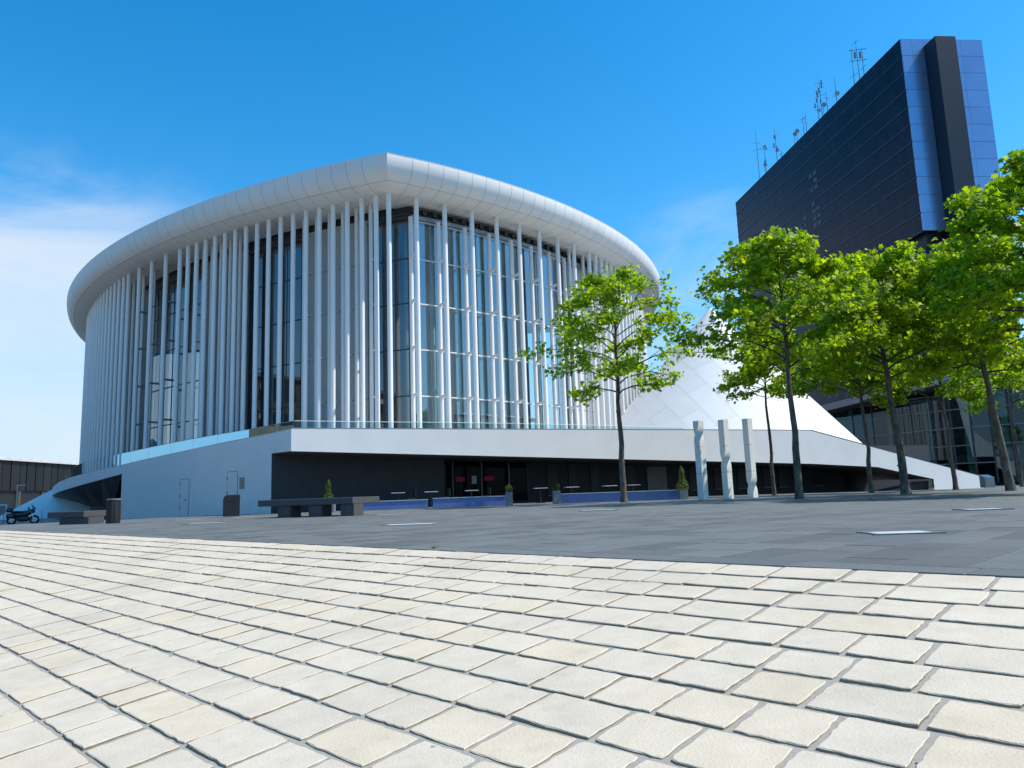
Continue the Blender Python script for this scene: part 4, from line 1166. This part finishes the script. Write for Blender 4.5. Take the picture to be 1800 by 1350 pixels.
loft('engine', [(-.35, .38, .1, .1), (-.1, .38, .22, .2), (.25, .40, .2, .2), (.42, .42, .08, .1)], M['dark_steel'])
loft('seat', [(-.78, .86, .1, .05), (-.4, .86, .17, .07), (-.05, .84, .15, .07), (.12, .88, .06, .05)], M['rubber'])
loft('top_case', [(-1.02, .98, .14, .12), (-.95, .99, .22, .17), (-.72, .99, .22, .17), (-.66, .98, .14, .12)], M['bike_paint'])
for s in (-1, 1):
    o = loft('pannier', [(-.9, .6, .08, .14), (-.85, .6, .1, .18), (-.5, .6, .1, .18), (-.45, .6, .08, .14)], M['bike_paint']); o.location.y = s * .26
    MB().tube([(.72, s * .09, .31), (.5, s * .09, .98)], .03, 8).build('fork', M['chrome'], t)
    MB().tube([(.5, s * .09, 1.0), (.42, s * .36, 1.05)], .02, 6).build('handlebar', M['dark_steel'], t)
    MB().box((.52, s * .4, 1.1), (.05, .14, .09)).build('mirror', M['black'], t)
m_ = MB(); m_.add([(.72, -.18, .95), (.72, .18, .95), (.52, .15, 1.3), (.52, -.15, 1.3)], [(0, 1, 2, 3)]); m_.build('windscreen', M['centre_glass'], t)
# wire fence posts by the slope
for k, px in enumerate((6, 73)):
    p = aty(px, 915, 56); z = gz(p[0], p[1])
    t = thing('fence_post', ('thin grey post at the left edge before the pale slope', 'thin grey post right of the motorcycle')[k], 'post', (p[0], p[1], z), 0, 'posts by the slope')
    MB().tube([(0, 0, 0), (0, 0, .9)], .025, 6).build('post', M['zinc'], t)
    MB().lathe([(.07, 0), (.07, .015), (.03, .02)], 10).build('base', M['zinc'], t)
# a fallen yellow leaf and a tuft in the joint
p = atz(1532, 878, 0); m_ = MB(); m_.add([(0, -.10, .02), (.13, 0, .07), (.02, .12, .02), (-.14, .01, .10)], [(0, 1, 2, 3)])
tag(m_.build('fallen_leaf', M['yellow_leaf'], None, loc=(p[0], p[1], 0)), 'yellow fallen leaf lying on the granite before the shade band', 'leaf')
p = atz(765, 964, 0); m_ = MB(); wr = random.Random(2)
for _ in range(14):
    an = wr.uniform(0, 6.28); l_ = wr.uniform(.02, .05); o = (wr.gauss(0, .02), wr.gauss(0, .012), 0); q = (o[0] + l_ * math.cos(an), o[1] + l_ * math.sin(an), wr.uniform(.015, .04))
    m_.add([(o[0] - .004, o[1], 0), (o[0] + .004, o[1], 0), q], [(0, 1, 2)])
tag(m_.build('weed', M['weed'], None, loc=(p[0], p[1], 0)), 'tiny weed growing in the joint between limestone and granite', 'weed')
# pebbles on the near joints
peb = random.Random(9)
for k, (px, y) in enumerate(((1632, 1163), (1624, 1190), (1614, 1342), (762, 1314), (1524, 1226))):
    p = atslope(px, y, -.006); m_ = MB(); s = peb.uniform(.006, .010)
    m_.lathe([(s * .3, -s * .6), (s, -s * .1), (s * .8, s * .5), (s * .2, s * .75)], 7)
    o = m_.build('pebble', M['mortar'], None, loc=(p[0], p[1], p[2] + .0)); o.scale = (1.3, .9, 1)
    tag(o, ('grey pebble in a joint at the right, upper of two', 'grey pebble in a joint at the right, lower of two', 'grey pebble at a stone corner by the bottom right', 'dark pebble in a joint at the bottom centre', 'small pebble on the joint right of the bottom centre')[k], 'pebble', 'pebbles on the limestone')

# ------------------------------------------------------------------ plane trees
LEAF = np.array([(0, 0), (.30, .10), (.52, .02), (.42, .34), (.62, .62), (.28, .62), (0, 1.0), (-.28, .62), (-.62, .62), (-.42, .34), (-.52, .02), (-.30, .10)])
def make_tree(label, base, H, th, R, seed, nleaf, lean=(0, 0), mat='leaf', leaf=.17, r0=.135, squash=(1, 1), nb=32, top=1.0):
    rs = random.Random(seed); g = np.random.default_rng(seed)
    t = thing('plane_tree', label, 'tree', tuple(base), 0, 'trees on the plaza')
    wob = [(rs.uniform(-.05, .05), rs.uniform(-.05, .05)) for _ in range(14)]
    def trunk(s):
        k = s * 12; i = int(min(k, 12)); f = k - i
        wx = wob[i][0] * (1 - f) + wob[i + 1][0] * f; wy = wob[i][1] * (1 - f) + wob[i + 1][1] * f
        return Vector((lean[0] * s + wx * min(1, s * 5), lean[1] * s + wy * min(1, s * 5), s * H * .93))
    def trad(s): return r0 * (1.0 - .80 * s) * (1 + .35 * math.exp(-s * 60))
    S = [0, .012, .03] + [i / 16 for i in range(1, 17)]
    m_ = MB(); m_.tube([trunk(s) for s in S], [trad(s) * (1 + rs.uniform(-.06, .06)) for s in S], 10)
    # knots where limbs were taken off
    for _ in range(4):
        s = rs.uniform(.1, th / H); an = rs.uniform(0, 6.28); c = trunk(s); r = trad(s)
        m_.tube([c + Vector((math.cos(an) * r * .5, math.sin(an) * r * .5, 0)), c + Vector((math.cos(an) * r * 1.25, math.sin(an) * r * 1.25, .03))], [r * .5, r * .25], 6)
    m_.build('trunk', M['bark'], t, True)
    br = MB(); nodes = []
    for k in range(nb):
        u = (k + rs.uniform(0, .9)) / nb; h = th + (H * .90 - th) * u
        an = k * 2.39996 + rs.uniform(-.5, .5)
        prof = R * (1 - u ** 2.0 * .80) * rs.uniform(.72, 1.08)
        if u < .12: prof *= .55 + 3.6 * u
        dirv = Vector((math.cos(an) * squash[0], math.sin(an) * squash[1], 0))
        up = (.10 + .55 * u + rs.uniform(-.08, .16))
        P = []; c0 = trunk(h / (H * .93)); side = Vector((-dirv.y, dirv.x, 0)) * rs.uniform(-.35, .35)
        for i in range(6):
            q = i / 5
            P.append(c0 + dirv * prof * q + side * prof * q * q + Vector((0, 0, prof * (up * q + .10 * math.sin(q * 3) - .10 * q * q))) + Vector((rs.gauss(0, .05), rs.gauss(0, .05), rs.gauss(0, .05))) * (q > 0))
        rb = max(.018, trad(h / (H * .93)) * .42)
        br.tube(P, [rb * (1 - .8 * i / 5) + .004 for i in range(6)], 5)
        for j in range(rs.randint(6, 9)):
            q = rs.uniform(.28, 1.0); i = min(int(q * 5), 4); c = P[i].lerp(P[i + 1], q * 5 - i)
            a2 = an + rs.choice((-1, 1)) * rs.uniform(.25, 1.2); L = prof * rs.uniform(.16, .40) * (1.2 - .5 * q) + .2
            d2_ = Vector((math.cos(a2), math.sin(a2), rs.uniform(-.18, .55))).normalized()
            Q = [c + d2_ * L * f + Vector((rs.gauss(0, .03), rs.gauss(0, .03), -.05 * f * f + rs.gauss(0, .03))) for f in (0, .35, .7, 1)]
            br.tube(Q, [.012, .009, .007, .004], 4, caps=False)
            nodes += [(Q[1], .5, dirv), (Q[2], 1.0, dirv), (Q[3], 1.4, dirv)]
        nodes += [(P[4], .6, dirv), (P[5], 1.5, dirv)]
    for k in range(10):   # leader shoots
        c = trunk(rs.uniform(.86, 1.0)); q = c + Vector((rs.gauss(0, .35), rs.gauss(0, .35), rs.uniform(.1, .55) * top)); br.tube([c, q], [.012, .004], 4, caps=False); nodes += [(q, 1.6, Vector((0, 0, 0))), (c.lerp(q, .5), 1.0, Vector((0, 0, 0)))]
    br.build('branches', M['twig'], t)
    wts = np.array([w for _, w, _ in nodes]); wts /= wts.sum()
    idx = g.choice(len(nodes), nleaf, p=wts)
    cen_ = np.array([tuple(nodes[i][0]) for i in idx]) + g.normal(0, 1, (nleaf, 3)) * np.array([.15, .15, .11])
    out = np.array([tuple(nodes[i][2]) for i in idx]) * .5
    nrm = np.stack([g.normal(0, .62, nleaf), g.normal(0, .62, nleaf), np.abs(g.normal(.75, .35, nleaf))], 1) + out * .7
    nrm /= np.linalg.norm(nrm, axis=1, keepdims=True)
    hd = np.stack([g.normal(0, 1, nleaf), g.normal(0, 1, nleaf), g.normal(-.5, .4, nleaf)], 1) + out
    hd -= nrm * (hd * nrm).sum(1, keepdims=True); hd /= np.linalg.norm(hd, axis=1, keepdims=True)
    sd = np.cross(hd, nrm); sz = leaf * g.uniform(.5, 1.15, nleaf)
    n = len(LEAF)
    sag = -.22 * LEAF[:, 1] ** 2 - .35 * np.abs(LEAF[:, 0]) * g.uniform(-.3, 1.2, (nleaf, 1))
    V = (cen_[:, None, :] + sz[:, None, None] * (sd[:, None, :] * LEAF[None, :, 0, None] + hd[:, None, :] * (LEAF[None, :, 1, None] - .35) + nrm[:, None, :] * sag[:, :, None]))
    V = V.reshape(-1, 3)
    # two halves along the midrib keep the leaf folded and cheap
    half1 = [0, 1, 2, 3, 4, 5, 6]; half2 = [0, 6, 7, 8, 9, 10, 11]
    me = bpy.data.meshes.new('crown'); nf = nleaf * 2
    me.vertices.add(len(V)); me.vertices.foreach_set('co', V.ravel().astype(np.float32))
    li = (np.arange(nleaf)[:, None, None] * n + np.array([half1, half2])[None]).reshape(-1)
    me.loops.add(len(li)); me.loops.foreach_set('vertex_index', li.astype(np.int32))
    me.polygons.add(nf); me.polygons.foreach_set('loop_start', (np.arange(nf) * 7).astype(np.int32))
    try: me.polygons.foreach_set('loop_total', np.full(nf, 7, np.int32))
    except Exception: pass
    me.update(calc_edges=True); me.validate()
    o = link('crown', me, M[mat], t); o['kind'] = 'stuff'
    return t
def tree_at(px, d, ytop, ybr, R, seed, nleaf, label, leanpx=0.0, **kw):
    b = aty(px, 880, d); b[2] = gz(b[0], b[1]) - .02
    H = aty(px, ytop, d)[2]; th = aty(px, ybr, d)[2]
    return make_tree(label, b, H, th, R, seed, nleaf, lean=(leanpx * d / F_PX, 0), **kw)
tree_at(1097, 31.0, 458, 695, 3.6, 21, 6851, 'lone young plane tree standing before the hall, left of the pillars', nb=32, leaf=.175)
tree_at(1362, 37.0, 570, 700, 2.5, 4, 5850, 'thin tree standing right beside the rightmost twisted pillar', r0=.10, mat='leaf_deep', squash=(.9, 1))
tree_at(1406, 25.5, 392, 660, 3.5, 33, 10237, 'tall tree between the thin tree and the next, crown over the cone', nb=36, mat='leaf', leaf=.175)
tree_at(1534, 34.0, 545, 705, 3.1, 8, 10530, 'tree at the bend of the ramp, in the back row', r0=.11, mat='leaf_deep', leaf=.175)
tree_at(1594, 27.5, 425, 665, 3.35, 15, 12675, 'thick-trunked tree before the lower end of the ramp', nb=36, leanpx=-22, r0=.15, mat='leaf', leaf=.175)
tree_at(1683, 34.0, 545, 705, 3.2, 27, 11115, 'back-row tree before the white end of the ramp', leanpx=-10, r0=.11, mat='leaf_deep', leaf=.175)
tree_at(1780, 27.0, 410, 655, 3.3, 18, 13000, 'leaning tree at the right edge beside the info pillar', leanpx=-40, r0=.15, nb=36, mat='leaf', leaf=.175)
tree_at(1800, 42.0, 590, 715, 3.0, 40, 7605, 'far slim tree at the right edge before the glass building', r0=.10, mat='leaf_deep')
tree_at(1890, 21.5, 255, 585, 3.4, 63, 16022, 'near tree whose crown fills the upper right corner of the grove', r0=.15, nb=38, leaf=.175)
